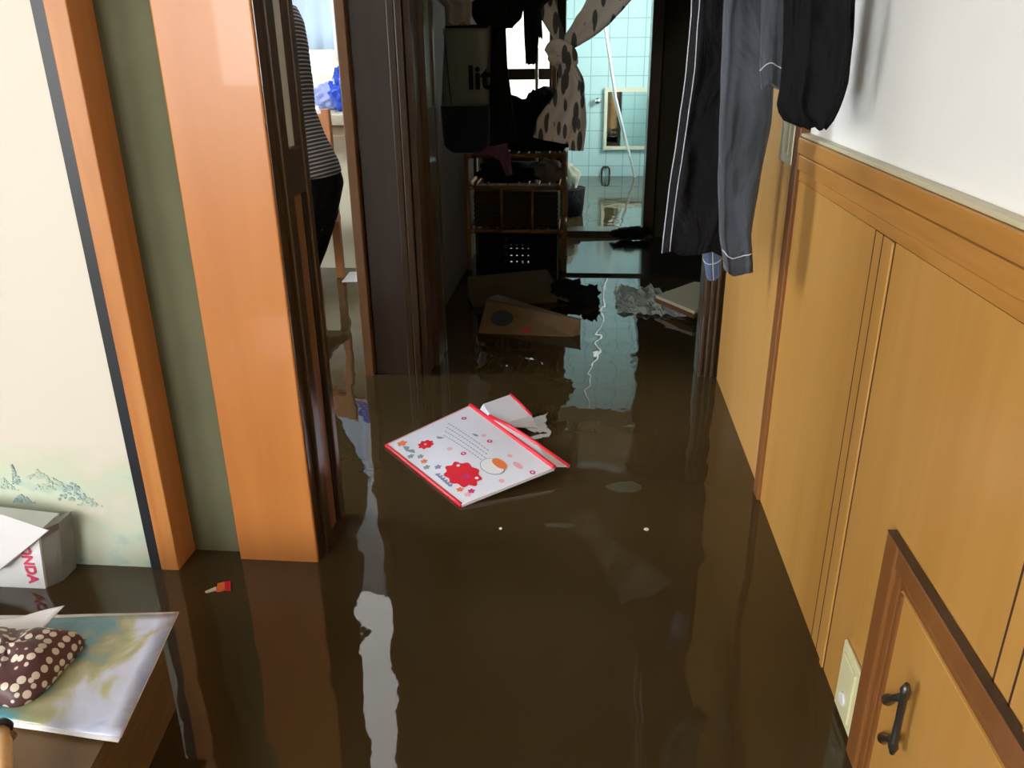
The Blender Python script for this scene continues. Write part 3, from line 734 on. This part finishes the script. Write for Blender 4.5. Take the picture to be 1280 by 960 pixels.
hang('black_jacket', [(1.17,-.42,-.24,.05)] + [(z, *xx) for z, *xx in px([(5,588,655),(20,590,652),(34,598,640)], 3.33)], 3.34, .06, M['black_cloth'], 5, .2, 5, 'bulky black jacket bunched on the rail above the rack', 'jacket')
hang('black_scarf', [(1.17,-.24,-.17,.02)] + [(z, *xx) for z, *xx in px([(10,654,672),(40,655,674),(79,657,671)], 3.33)], 3.33, .015, M['black_cloth'], 4, .2, 6, 'narrow black garment hanging in front of the washroom window', 'garment')
hang('dark_sleeve', [(1.17,-.21,-.15,.012)] + [(z, *xx) for z, *xx in px([(10,664,676),(30,670,677),(47,674,678)], 3.33)], 3.35, .01, M['navy_cloth'], 3, .2, 7, 'thin dark strap dangling beside the knotted curtain', 'strap')
hang('dark_robe', [(1.18,-.40,-.30,.03)] + [(z, *xx) for z, *xx in px([(30,606,632),(80,604,634),(130,604,640),(180,604,648)], 3.36)], 3.36, .025, M['black_cloth'], 5, .25, 8, 'long black garment hanging right of the clear bag', 'robe')
pl = MB(); pl.tube([ony(671, 60, 4.3), ony(671, 140, 4.3), V(ony(671,140,4.3).x, 4.3, FL)], .008, n=10)
tag(pl.build('steel_stand', M['metal']), 'thin steel upright behind the rack, in front of the window', 'stand')

# ------------------------------------------------------------------ floating things in the hall
def quadbox(name, pts, thick, m, label, cat, extra=None):
    mb = MB(); mb.prism([tuple(p) for p in pts], (0,0,-thick), m)
    bmesh.ops.bevel(mb.bm, geom=list(mb.bm.edges), offset=.004, segments=2, affect='EDGES')
    return mb
e = empty('cardboard_box', tuple(onz(655, 400, 0)), 'soaked cardboard box with blue print and a red mark, nearest the doorway', 'box')
A_, B_, C_, D_ = onz(608,374,.075), onz(727,399,.06), onz(714,421,.0), onz(597,417,.0)
quadbox('b', [A_, B_, C_, D_], .12, M['card'], '', '').build('box_body', None, e)
n_ = (B_-A_).cross(D_-A_).normalized(); n_ = n_ if n_.z > 0 else -n_
def onq(s, t, k=.0015): return A_*(1-s)*(1-t)+B_*s*(1-t)+C_*s*t+D_*(1-s)*t + n_*k
pm = MB(); pm.prism([onq(.22+.12*math.cos(q*PI/8), .5+.25*math.sin(q*PI/8)) for q in range(16)], n_*.0006, M['blue_print'])
pm.build('blue_print', None, e)['label'] = 'faded blue printed patch'
pm = MB(); pm.prism([onq(.47,.85), onq(.52,.72), onq(.56,.75), onq(.51,.93)], n_*.0008, M['red']); pm.build('red_label', None, e)['label'] = 'small red label'
MB().prism([tuple(A_+V(.0,.0,.002)), tuple(B_+V(0,0,.002)), tuple(B_+V(-.06,.13,-.03)), tuple(A_+V(.03,.14,-.02))], (0,0,-.005), M['card_olive']).build('box_flap', None, e)
e = empty('cardboard_carton', tuple(onz(640, 360, 0)), 'olive wet cardboard carton floating behind the printed box', 'box')
A_, B_, C_, D_ = onz(584,345,.09), onz(683,336,.09), onz(697,372,.02), onz(592,381,.01)
quadbox('b', [A_, B_, C_, D_], .14, M['card_olive'], '', '').build('box_body', None, e)
MB().prism([tuple(B_+V(0,0,.0)), tuple(C_+V(0,0,.0)), tuple(C_+V(.05,-.02,-.01)), tuple(B_+V(.02,.0,-.05))], (0,0,-.005), M['card_olive']).build('box_flap', None, e)
mb = MB(); p = onz(716, 372, 0)
mb.blob((p.x-.03, p.y, .03), (.07,.08,.045), amp=.5, seed=31); mb.blob((p.x+.06, p.y-.06, .02), (.05,.04,.05), amp=.6, seed=33)
tag(mb.build('rubbish_bag', M['black_cloth']), 'crumpled black plastic bag floating right of the cardboard boxes', 'bag')
# crumpled white sheet
def crumple(name, corners, z, amp, m, nx=26, ny=20, fr=18, seed=1):
    mb = MB(); A, B, C, D = [Vector(c) for c in corners]; g = []
    for i in range(nx+1):
        row = []
        for j in range(ny+1):
            s, t = i/nx, j/ny; p = A*(1-s)*(1-t)+B*s*(1-t)+C*s*t+D*(1-s)*t
            h = abs(noise.noise(V(p.x*fr, p.y*fr*.6, seed)))*amp + noise.noise(V(p.x*fr*2.3, p.y*fr*1.5, seed+4))*amp*.3
            row.append(mb.bm.verts.new((p.x + .4*amp*noise.noise(V(p.y*fr, 2, seed)), p.y+.6*amp*noise.noise(V(p.x*fr, 5, seed)), z+h)))
        g.append(row)
    for i in range(nx):
        for j in range(ny): mb.bm.faces.new((g[i][j], g[i+1][j], g[i+1][j+1], g[i][j+1]))
    mb.mi(m)
    return mb
def solid(mb, name, th=.002, parent=None):
    o = mb.build(name, None, parent); md = o.modifiers.new('t', 'SOLIDIFY'); md.thickness = th; return o
vin = mat('wet_clear_film', (.62,.70,.66), .12, alpha=.7)
o = solid(crumple('c', [onz(768,360,0), onz(822,362,0), onz(868,398,0), onz(772,392,0)], .002, .045, vin, fr=22, seed=5), 'plastic_sheet')
tag(o, 'crumpled clear plastic sheet floating below the black board', 'plastic sheet')
e = empty('wooden_stool', tuple(onz(850, 378, 0)), 'cream topped wooden stool tipped in the water behind the right door post', 'stool')
A_, B_, C_, D_ = onz(820,369,.055), onz(868,352,.075), (.62, 3.35, .075), onz(868,389,.05)
MB().prism([tuple(q) for q in (A_, B_, C_, D_)], (0,0,-.012), M['cream']).build('seat', None, e)
MB().prism([tuple(V(*q)+V(0,0,-.013)) for q in (A_, B_, C_, D_)], (0,0,-.018), M['mid_wood']).build('seat_rim', None, e)
for q in ((.42,3.22), (.56,3.4)): MB().tube([(q[0],q[1],.03), (q[0],q[1],FL)], .014, n=10).build('leg', M['mid_wood'], e)

# pouch ------------------------------------------------------------
e = empty('zip_pouch', tuple(onz(585, 575, 0)), 'white zip pouch with red trim and printed flowers floating open', 'pouch')
zt = lambda s, t: .006 + .028*t + .010*math.sin(PI*s)*math.sin(PI*t)
A0, B0, D0, C0 = onz(483,556,.006), onz(577,631,.006), onz(588,507,.034), onz(693,585,.034)
def PP(s, t, k=0):
    p = A0*(1-s)*(1-t)+B0*s*(1-t)+C0*s*t+D0*(1-s)*t; p.z = zt(s, t) + k; return p
mb = MB(); mb.mi(M['pouch']); N1 = 16
top = [[mb.bm.verts.new(PP(i/N1, j/N1)) for j in range(N1+1)] for i in range(N1+1)]
for i in range(N1):
    for j in range(N1): mb.bm.faces.new((top[i][j], top[i+1][j], top[i+1][j+1], top[i][j+1])).smooth = True
# print: shapes in pouch coordinates from the photograph
H_A = (A0, B0, D0)
def uvpix(cx, cy_):
    u, v = 460+cx/4.571, 470+cy_/4.571
    s = t = .5
    for _ in range(8):
        p = onz(u, v, zt(s, t)); e1, e2 = B0-A0, D0-A0
        dx, dy = p.x-A0.x, p.y-A0.y; det = e1.x*e2.y-e1.y*e2.x
        s = (dx*e2.y-dy*e2.x)/det; t = (e1.x*dy-e1.y*dx)/det
    return s, t
LW, LH = (B0-A0).length, (D0-A0).length
lay = [0]
def shape(cx, cy_, pts, m, L=0):
    s0, t0 = uvpix(cx, cy_)
    mb.prism([PP(s0+x/LW, t0+y/LH, .0006+.0004*L) for x, y in pts], (0,0,.0003), M[m])
def circ(r, n=14, lob=0, a=.25, sx=1, sy=1): return [((r*(1+a*math.cos(lob*2*PI*k/n/1.0)*(lob>0)))*math.cos(2*PI*k/n)*sx, r*(1+(a*math.cos(lob*2*PI*k/n) if lob else 0))*math.sin(2*PI*k/n)*sy) for k in range(n)]
shape(330, 388, circ(.021, 40, 8, .14), 'red'); shape(328, 388, circ(.004), 'paper', 1)
shape(195, 385, circ(.013, 24, 5, .2), 'orange'); shape(228, 423, [(-.03,.0),(-.01,.012),(.0,.002),(.012,.014),(.03,.006),(.0,-.006)], 'sage')
shape(405, 348, [(-.012,0),(0,.006),(.012,.012),(.008,0),(0,-.005)], 'greyblue')
for cx, cy2 in ((548,237),(693,348),(545,428),(930,495)): shape(cx, cy2, circ(.0078), 'magenta'); shape(cx, cy2, circ(.003), 'paper', 1)
for cx, cy2 in ((467,405),(805,418),(760,565),(660,320)): shape(cx, cy2, circ(.0075), 'pink')
shape(612, 322, [(-.014,-.002),(.0,.006),(.012,.004),(.004,-.004)], 'greyblue')
# lines of tiny writing, drawn as rows of strokes
for r_ in range(4):
    a0 = uvpix(455-8*r_, 268+22*r_); a1 = uvpix(690-8*r_, 405+22*r_)
    for q in range(16):
        f0 = q/16; f1 = f0+.042; 
        p = lambda f, dv: PP(a0[0]+(a1[0]-a0[0])*f, a0[1]+(a1[1]-a0[1])*f+dv, .0008)
        mb.prism([p(f0,0), p(f1,0), p(f1,.007), p(f0,.007)], (0,0,.0003), M['greyblue'])
# big red peony and an orange capped bud in place of the printed figure
shape(540, 548, circ(.052, 54, 9, .10, 1.1, .8), 'red'); shape(515, 500, circ(.005), 'paper', 1); shape(620, 565, circ(.005), 'paper', 1); shape(560,560,circ(.010,24,6,.2),'magenta', 1)
shape(708, 487, circ(.036, 26, 0, 0, 1.05, .85), 'greyblue'); shape(708, 487, circ(.034, 26, 0, 0, 1.05, .85), 'paper', 1); shape(748, 468, circ(.022, 26, 0, 0, 1.2, .7), 'orange', 2); shape(850, 466, circ(.012, 20, 0, 0, 1.5, .7), 'pink')
for cx, cy2, mm in ((320,485,'orange'),(300,458,'sage'),(245,458,'sage'),(400,515,'greyblue'),(335,520,'sage'),(525,642,'orange'),(590,645,'magenta'),(570,668,'pink')): shape(cx, cy2, circ(.0085, 20, 5, .25), mm)
for k in range(6): shape(400+14*k, 560+12*k, [(-.008,-.004),(.0,.008),(.008,-.002),(0,-.006)], 'greyblue')
mb.build('front_panel', None, e)
MB().prism([PP(0,0,-.001), PP(1,0,-.001), PP(1,1,-.001), PP(0,1,-.001)], (0,0,-.006), M['pouch']).build('back_panel', None, e)
def trim(name, pts, r_, m, lab=None):
    o = MB().tube(pts, r_, n=10).build(name, m, e)
    if lab: o['label'] = lab
trim('bottom_trim', [PP(k/12, 0, -.002) for k in range(13)], .0055, M['red'], 'red edge binding')
trim('zip_edge', [PP(k/12, 1, .002) for k in range(13)], .006, M['red'], 'red zip edge')
trim('side_piping', [PP(0, k/12, 0) for k in range(13)], .002, M['pink']); trim('side_piping', [PP(1, k/12, 0) for k in range(13)], .002, M['pouch'])
# open flap behind
a, b, c_, d_ = onz(594,510,.035), onz(638,493,.045), onz(664,519,.03), onz(712,582,.02)
MB().prism([PP(.12,1,.004), onz(604,505,.05), b, c_, onz(672,535,.01), PP(.35,1,.0)], (0,0,-.002), M['pouch']).build('inner_flap', None, e)
trim('flap_edge', [b, onz(652,506,.038), c_], .004, M['red'])
pts = [onz(612,520,.045), onz(638,533,.046), onz(670,554,.04), onz(711,583,.02)]
trim('second_zip_edge', pts, .0055, M['red'])
MB().prism([PP(.2,1,.004), pts[0]+V(0,0,.001), pts[1], pts[2], pts[3], PP(.98,1,.0)], (0,0,-.002), M['pouch']).build('lining', None, e)

# ------------------------------------------------------------------ small floating scraps
sc = empty('paper_scrap', tuple(onz(275, 735, 0)), 'tiny orange scrap with a red end, floating near the orange column', 'scrap')
MB().prism([tuple(onz(u, v, .004)) for u, v in ((270,738),(272,729),(281,727),(281,736),(274,738))], (0,0,-.006), M['orange']).build('middle', None, sc)
MB().prism([tuple(onz(u, v, .005)) for u, v in ((281,727),(288,726),(288,736),(281,736))], (0,0,-.006), M['red']).build('red_end', None, sc)
MB().prism([tuple(onz(u, v, .003)) for u, v in ((256,739),(270,733),(270,737),(258,740))], (0,0,-.005), M['cream']).build('pale_tip', None, sc)
def scrap(u, v, rx, ry, m, label, seed):
    p = onz(u, v, 0); mb = MB(); random.seed(seed)
    mb.prism([(p.x+rx*math.cos(k*PI/5)*random.uniform(.6,1.2), p.y+ry*math.sin(k*PI/5)*random.uniform(.6,1.2), .001+random.uniform(0,.002)) for k in range(10)], (0,0,-.003), M[m])
    tag(mb.build('floating_scrap'), label, 'scrap', None)
scrap(626, 661, .004, .004, 'paper', 'tiny white speck floating below the zip pouch', 1)
scrap(808, 662, .005, .006, 'cream', 'tiny pale speck floating right of the zip pouch towards the panelled wall', 2)

def film(u, v, rx, ry, label, seed):
    p = onz(u, v, 0); mb = MB(); random.seed(seed)
    mb.prism([(p.x+rx*math.cos(k*PI/8)*random.uniform(.75,1.15), p.y+ry*math.sin(k*PI/8)*random.uniform(.75,1.15), .0012) for k in range(16)], (0,0,-.002), M['murky_film'])
    tag(mb.build('plastic_scrap'), label, 'scrap')
M['murky_film'] = mat('silted_film', (.15,.15,.10), .5, alpha=.35)
film(782, 609, .045, .030, 'faint oval film lying on the water right of the zip pouch', 4)
film(698, 657, .035, .010, 'faint narrow film on the water below the right corner of the zip pouch', 5)
# ------------------------------------------------------------------ near left: box, magazines, pouch
c = MB(); c.prism([(-.655,.985,.145), (-.605,.60,.145), (-1.35,.52,.145), (-1.35,.90,.145)], (0,0,FL-.145), M['crate_wood'])
for k in range(7):
    z = .125-.022*k
    c.prism([(-.6545,.9855,z), (-.6045,.60,z), (-.606,.60,z-.001), (-.656,.983,z-.001)], (0,0,-.0015), M['mid_wood'])
tag(c.build('wooden_box'), 'brown wooden box in the water carrying the magazines', 'box')
def sheet(name, cor, z, m, curl, seed, parent=None):
    A, B, C, D = [V(*c) for c in cor]; mb = MB(); mb.mi(m); g = []
    for i in range(17):
        row = []
        for j in range(17):
            s, t = i/16, j/16; p = A*(1-s)*(1-t)+B*s*(1-t)+C*s*t+D*(1-s)*t
            row.append(mb.bm.verts.new((p.x, p.y, z + curl*(s-.2)**2*(.4+t) + .004*noise.noise(V(s*3,t*3,seed)))))
        g.append(row)
    for i in range(16):
        for j in range(16): mb.bm.faces.new((g[i][j], g[i+1][j], g[i+1][j+1], g[i][j+1])).smooth = True
    o = mb.build(name, None, parent); md = o.modifiers.new('t', 'SOLIDIFY'); md.thickness = .0015; md.offset = -1; return o
zz1 = .156
def Z(u, v, z=zz1): p = onz(u, v, z); return (p.x, p.y, z)
FLc, FRc, BRc, BLc = Z(-120, 880), Z(150, 922), Z(222, 770), Z(-110, 775)
mg = empty('magazine', (FRc[0], FRc[1], .147), 'open glossy magazine with a watery blue and olive picture', 'magazine')
sheet('cover_page', [FLc, FRc, BRc, BLc], zz1, M['mag'], .006, 2, mg)
sheet('under_page', [Z(-120,884), Z(147,925), Z(212,782), Z(-110,780)], zz1-.004, M['paper'], .002, 3, mg)
sheet('page_margin', [Z(-120,884,.152), Z(152,924,.152), Z(225,769,.152), Z(-110,771,.152)], zz1-.002, M['paper'], .006, 2, mg)
o = sheet('paper_sheet', [Z(-60,790,.175), Z(40,800,.175), Z(82,763,.180), Z(-50,775,.175)], .172, M['paper'], .02, 5)
tag(o, 'plain white paper sheet standing up behind the dotted cloth pouch', 'paper')
ink = MB()
for cx, cy2, rx, ry, mm in ((110,868,.05,.022,'sage'),(60,862,.03,.02,'sage')): pass
ink.bm.free()
# polka dot pouch
pp = empty('polka_dot_pouch', Z(30, 845), 'brown cloth pouch with white polka dots lying on the magazine', 'pouch')
oc = Z(20, 842, .175)
mb = MB(); rings = []
outl = [(-60,800),(0,797),(50,799),(90,800),(106,803),(98,818),(80,838),(52,868),(22,884),(-10,880),(-60,870)]
c0 = V(*Z(15, 838, .16))
mat_pts = [V(*Z(u, v, .160)) for u, v in outl]
def smoothloop(pts, n):
    out = []
    L_ = len(pts)
    for i in range(L_):
        p0, p1, p2, p3 = pts[i-1], pts[i], pts[(i+1)%L_], pts[(i+2)%L_]
        for k in range(n):
            t = k/n; out.append(.5*((2*p1) + (p2-p0)*t + (2*p0-5*p1+4*p2-p3)*t*t + (3*p1-p0-3*p2+p3)*t**3))
    return out
loop = smoothloop(mat_pts, 5)
for k in range(14):
    f = k/13; sc_ = math.cos(f*PI/2)**.75 if f < 1 else .001; h = math.sin(f*PI/2)*.045
    rings.append([c0 + (p-c0)*max(sc_, .02) + V(0,0,h*(1+.35*noise.noise(V(p.x*14, p.y*14, f*2)))) for p in loop])
mb.ring_loft(rings, M['dots']); mb.build('pouch_body', None, pp)
MB().tube([mat_pts[1]+V(0,0,.006), mat_pts[2]+V(0,0,.010), mat_pts[3]+V(0,0,.008), mat_pts[4]+V(0,0,.003)], .0035, n=8).build('zip', M['cream_cloth'], pp)
# wooden handle at the very corner
wh = empty('wooden_spoon', Z(8, 940, .16), 'pale wooden utensil with a dark band in the bottom left corner', 'utensil')
a, b = V(*Z(2, 912, .185)), V(*Z(4, 985, .175))
d_ = (b-a).normalized()
MB().tube([a, a+(b-a)*.25, b, b+(b-a)*.5], [.009,.012,.011,.010], n=14).build('shaft', wood('pale_handle', (.6,.34,.12), (.8,.52,.24), .4), wh)
MB().tube([a-d_*.012, a-d_*.004, a+d_*.001], [.009,.014,.013], n=14).build('dark_band', M['black'], wh)
MB().tube([a+V(.016,-.002,-.004), a+V(.017,-.018,-.004)], .006, n=10).build('brown_tip', M['mid_wood'], wh)
# white carton with red letters at the left edge
e = empty('white_carton', (-1.12, 1.29, 0), 'white carton with red letters leaning against the painted screen', 'carton')
fy = 1.275
q = lambda u, v, y=fy: ony(u, v, y)
MB().prism([(-1.30,fy,-.08), (q(50,732).x,fy,-.08), (q(48,668).x,fy,.135), (-1.30,fy,.155)], (0,.07,0), M['whiter']).build('carton_body', None, e)
MB().prism([(q(50,732).x+.001,fy+.006,-.08), (q(60,732).x,fy+.03,-.08), (q(62,665).x,fy+.03,.138), (q(48,668).x+.001,fy+.006,.135)], (0,.045,0), M['grey_cloth']).build('side_panel', None, e)
MB().prism([tuple(q(62,663,1.269)), tuple(q(0,713,1.256)), (-1.30,1.25,.03), (-1.32,1.262,.19), tuple(q(0,642,1.268))], (0,-.003,.002), M['paper']).build('top_flap', None, e)
tx = MB(); p = q(34, 697)
text_part(tx, 'HONDA', Matrix.Translation(V(p.x, fy-.001, p.z-.004)) @ Matrix.Rotation(PI/2, 4, 'X') @ Matrix.Rotation(-PI/2, 4, 'Z') @ Matrix.Scale(1.0, 4), .030, mat('red_lettering', (.75,.08,.16), .5), bold=True)
tx.build('lettering', None, e)['label'] = 'red letters HONDA reading sideways'

# ------------------------------------------------------------------ kitchen things
kc_ = empty('kitchen_counter', (-1.5, 4.15, FL), 'cream kitchen base cabinet standing in the flood water', 'kitchen cabinet')
MB().box(-2.6, -.70, 3.88, 4.44, FL, .672, bev=.004).build('cabinet_body', M['cream'], kc_)
MB().box(-2.62, -.69, 3.85, 4.445, .675, .728, bev=.006).build('worktop', M['cream'], kc_)
for k in range(3): MB().box(-2.58+.62*k, -1.98+.62*k, 3.868, 3.879, -.1, .63, bev=.003).build('cabinet_door', M['cream'], kc_)
wc = empty('wall_cabinet', (-1.0, 4.2, .95), 'white wall cupboard hanging above the kitchen worktop', 'cupboard')
a = ony(416, 40, 4.15).x
MB().box(a, -.69, 4.15, 4.445, .955, 1.6, bev=.004).build('cabinet_body', M['whiter'], wc)
MB().box(a+.004, -1.0, 4.135, 4.149, .96, 1.595, bev=.003).build('cabinet_door', M['whiter'], wc)
MB().tube([(a+.03,4.135,1.13),(a+.03,4.12,1.13)], .006).build('knob', M['metal'], wc)
cu = MB(); rings = []
for k in range(9):
    z = 1.80-.80*k/8
    rings.append([V(x, 4.40+.012*math.sin(x*70+.3*k), z) for x in [-2.05+.012*j for j in range(64)]])
cu.ring_loft(rings, M['lace'], closed=False)
o = solid(cu, 'lace_curtain', .002); tag(o, 'pale blue lace curtain in the kitchen window', 'curtain')
bb = MB(); p = ony(430, 122, 4.0); bb.blob((p.x, 4.02, .728+.085), (.07,.08,.085), amp=.35, fr=9, seed=40, flat=.729); bb.blob((p.x-.02, 4.03, .728+.16), (.03,.03,.04), amp=.4, seed=41)
tag(bb.build('blue_plastic_bag', M['blue_bag']), 'bright blue plastic bag on the kitchen worktop', 'bag')
bb = MB(); p = ony(405, 120, 4.05); bb.blob((p.x, 4.15, .79), (.09,.07,.06), amp=.3, fr=9, seed=42, flat=.729)
tag(bb.build('clear_plastic_bag', mat('pale_blue_film', (.35,.42,.85), .3)), 'pale blue see-through bag left of the bright blue one', 'bag')
ch = empty('wooden_chair', (-1.25, 3.5, FL), 'orange brown wooden chair behind the person in the kitchen', 'chair')
cxr = onz(410, 361, 0).x
for x in (cxr-.36, cxr):
    for y in (3.35, 3.70):
        MB().box(x-.018, x+.018, y-.018, y+.018, FL, .76 if y > 3.5 else .27, bev=.004).build('leg', M['chair_wood'], ch)
MB().box(cxr-.39, cxr+.02, 3.33, 3.72, .265, .295, bev=.006).build('seat', M['chair_wood'], ch)
MB().box(cxr-.36, cxr+.0, 3.69, 3.71, .58, .74, bev=.006).build('backrest', M['chair_wood'], ch)
kp = MB(); kp.prism([tuple(onz(u, v, .003)) for u, v in ((437,340),(470,338),(470,351),(427,352))], (0,0,-.005))
tag(kp.build('floating_paper', M['paper']), 'white paper floating on the water at the kitchen cabinet foot', 'paper')

lp = empty('added_light_panel', (-1.15, 3.2, 2.05), 'added unseen light panel under the kitchen ceiling, above the top of the frame', 'light panel')  # light panel added to brighten the kitchen and streak the water
MB().box(-1.62, -.74, 2.35, 4.0, 2.085, 2.129, bev=.006).build('light_panel_housing', M['whiter'], lp)
MB().box(-1.59, -.77, 2.38, 3.97, 2.060, 2.084, bev=.006).build('light_panel_diffuser', M['fill_panel'], lp)
# person ------------------------------------------------------------
def ell(cx, cy2, z, rx, ry, n=28, tilt=0):
    return [V(cx+rx*math.cos(2*PI*k/n), cy2+ry*math.sin(2*PI*k/n), z+tilt*rx*math.cos(2*PI*k/n)) for k in range(n)]
PYc = 2.66
def backx(z):   # right outline of the figure
    K = [(-.2,-.90),(.0,-.885),(.2,-.868),(.40,-.880),(.50,-.836),(.59,-.808),(.66,-.824),(.71,-.846),(.80,-.884),(.92,-.884),(1.0,-.888),(1.10,-.900),(1.16,-.93)]
    for (a, xa), (b, xb) in zip(K, K[1:]):
        if a <= z <= b: t = (z-a)/(b-a); return xa+(xb-xa)*t
    return K[-1][1]
def trunk(zs, grow, m, mb):
    rings = []
    for z, dx, dy in zs: rings.append(ell(backx(z)-dx, PYc, z, dx+grow, dy+grow))
    mb.ring_loft(rings, m)
def remesh(o, v=.009, it=4):
    r_ = o.modifiers.new('r', 'REMESH'); r_.mode = 'VOXEL'; r_.voxel_size = v; r_.use_smooth_shade = True
    s_ = o.modifiers.new('s', 'SMOOTH'); s_.iterations = it; s_.factor = .5
ps = empty('person', (-.93, PYc, FL), 'person in a striped top and black trousers standing in the kitchen', 'person')
T = [(.46,.085,.14),(.52,.105,.158),(.59,.122,.165),(.66,.112,.158),(.74,.096,.138),(.82,.085,.125),(.92,.090,.135),(1.0,.095,.150),(1.08,.085,.160),(1.13,.06,.12),(1.16,.045,.06)]
body = MB()
trunk(T, 0, M['skin'], body)
hx = -.995
body.tube([(hx+.02,PYc,1.12),(hx,PYc,1.17),(hx-.02,PYc,1.24)], [.052,.048,.05], n=20)
body.blob((hx-.045, PYc, 1.30), (.088,.070,.108), amp=0)          # head
body.blob((hx-.128, PYc, 1.285), (.018,.012,.020), amp=0)          # nose
body.blob((hx-.10, PYc, 1.245), (.035,.035,.03), amp=0)            # jaw
for s in (-1,1):
    body.blob((hx-.035, PYc+s*.072, 1.295), (.018,.010,.028), amp=0)   # ears
    # legs
    body.tube([(-.93,PYc+s*.075,.50),(-.985,PYc+s*.078,.38),(-1.03,PYc+s*.08,.24),(-1.03,PYc+s*.08,.10),(-1.02,PYc+s*.08,-.11)], [.085,.078,.056,.054,.037], n=18)
    body.blob((-1.06, PYc+s*.08, -.150), (.11,.042,.03), amp=0)
    # arms reaching forward to the left
    sh_ = V(-.99, PYc+s*.165, 1.07); el_ = V(-1.05, PYc+s*.19, .83); wr_ = V(-1.22, PYc+s*.15, .80)
    body.tube([sh_, (sh_+el_)/2, el_, (el_+wr_)/2, wr_], [.046,.040,.035,.031,.022], n=16)
    body.blob(wr_+V(-.045,0,-.004), (.045,.034,.014), amp=0)
    for k in range(4):
        b0 = wr_+V(-.08, s*(.024-.016*k), -.004); ln = (.060,.070,.066,.052)[k]
        body.tube([b0, b0+V(-ln*.5,0,-.004), b0+V(-ln*.85,0,-.022)], [.0085,.008,.0065], n=10)
    b0 = wr_+V(-.02, -s*.028, 0); body.tube([b0, b0+V(-.03,-s*.022,-.006), b0+V(-.055,-s*.024,-.014)], [.011,.010,.008], n=10)
o = body.build('body', M['skin'], ps); remesh(o, .006, 3)
for s in (-1, 1): MB().blob((hx-.122, PYc+s*.028, 1.31), (.010,.012,.008), amp=0).build('eye', M['whiter'], ps); 
MB().tube([(hx-.128,PYc-.022,1.252),(hx-.134,PYc,1.250),(hx-.128,PYc+.022,1.252)], .004, n=8).build('mouth', mat('lips', (.45,.16,.14), .5), ps)
hr = MB(); hr.blob((hx-.025, PYc, 1.325), (.098,.082,.10), amp=.08); hr.blob((hx+.05, PYc, 1.25), (.035,.05,.075), amp=.1)
hr.build('hair', M['hair'], ps)
shirt = MB(); trunk([(.625,.112,.160)]+[t for t in T if .65 < t[0] < 1.14], .010, M['stripes'], shirt)
for s in (-1,1):
    sh_ = V(-.99, PYc+s*.160, 1.07); el_ = V(-1.05, PYc+s*.19, .83); wr_ = V(-1.16, PYc+s*.16, .81)
    shirt.tube([sh_, (sh_+el_)/2, el_, (el_+wr_)/2, wr_], [.058,.052,.047,.042,.036], n=18)
o = shirt.build('striped_top', None, ps); remesh(o, .008, 3)
tr = MB(); trunk([(.43,.085,.15)]+[t for t in T if t[0] < .70], .006, M['black_cloth'], tr)
for s in (-1,1):
    tr.tube([(-.93,PYc+s*.075,.52),(-.985,PYc+s*.078,.38),(-1.03,PYc+s*.08,.24),(-1.03,PYc+s*.08,.10),(-1.02,PYc+s*.08,-.13)], [.092,.088,.068,.062,.052], n=20)
o = tr.build('black_trousers', None, ps); remesh(o, .008, 3)
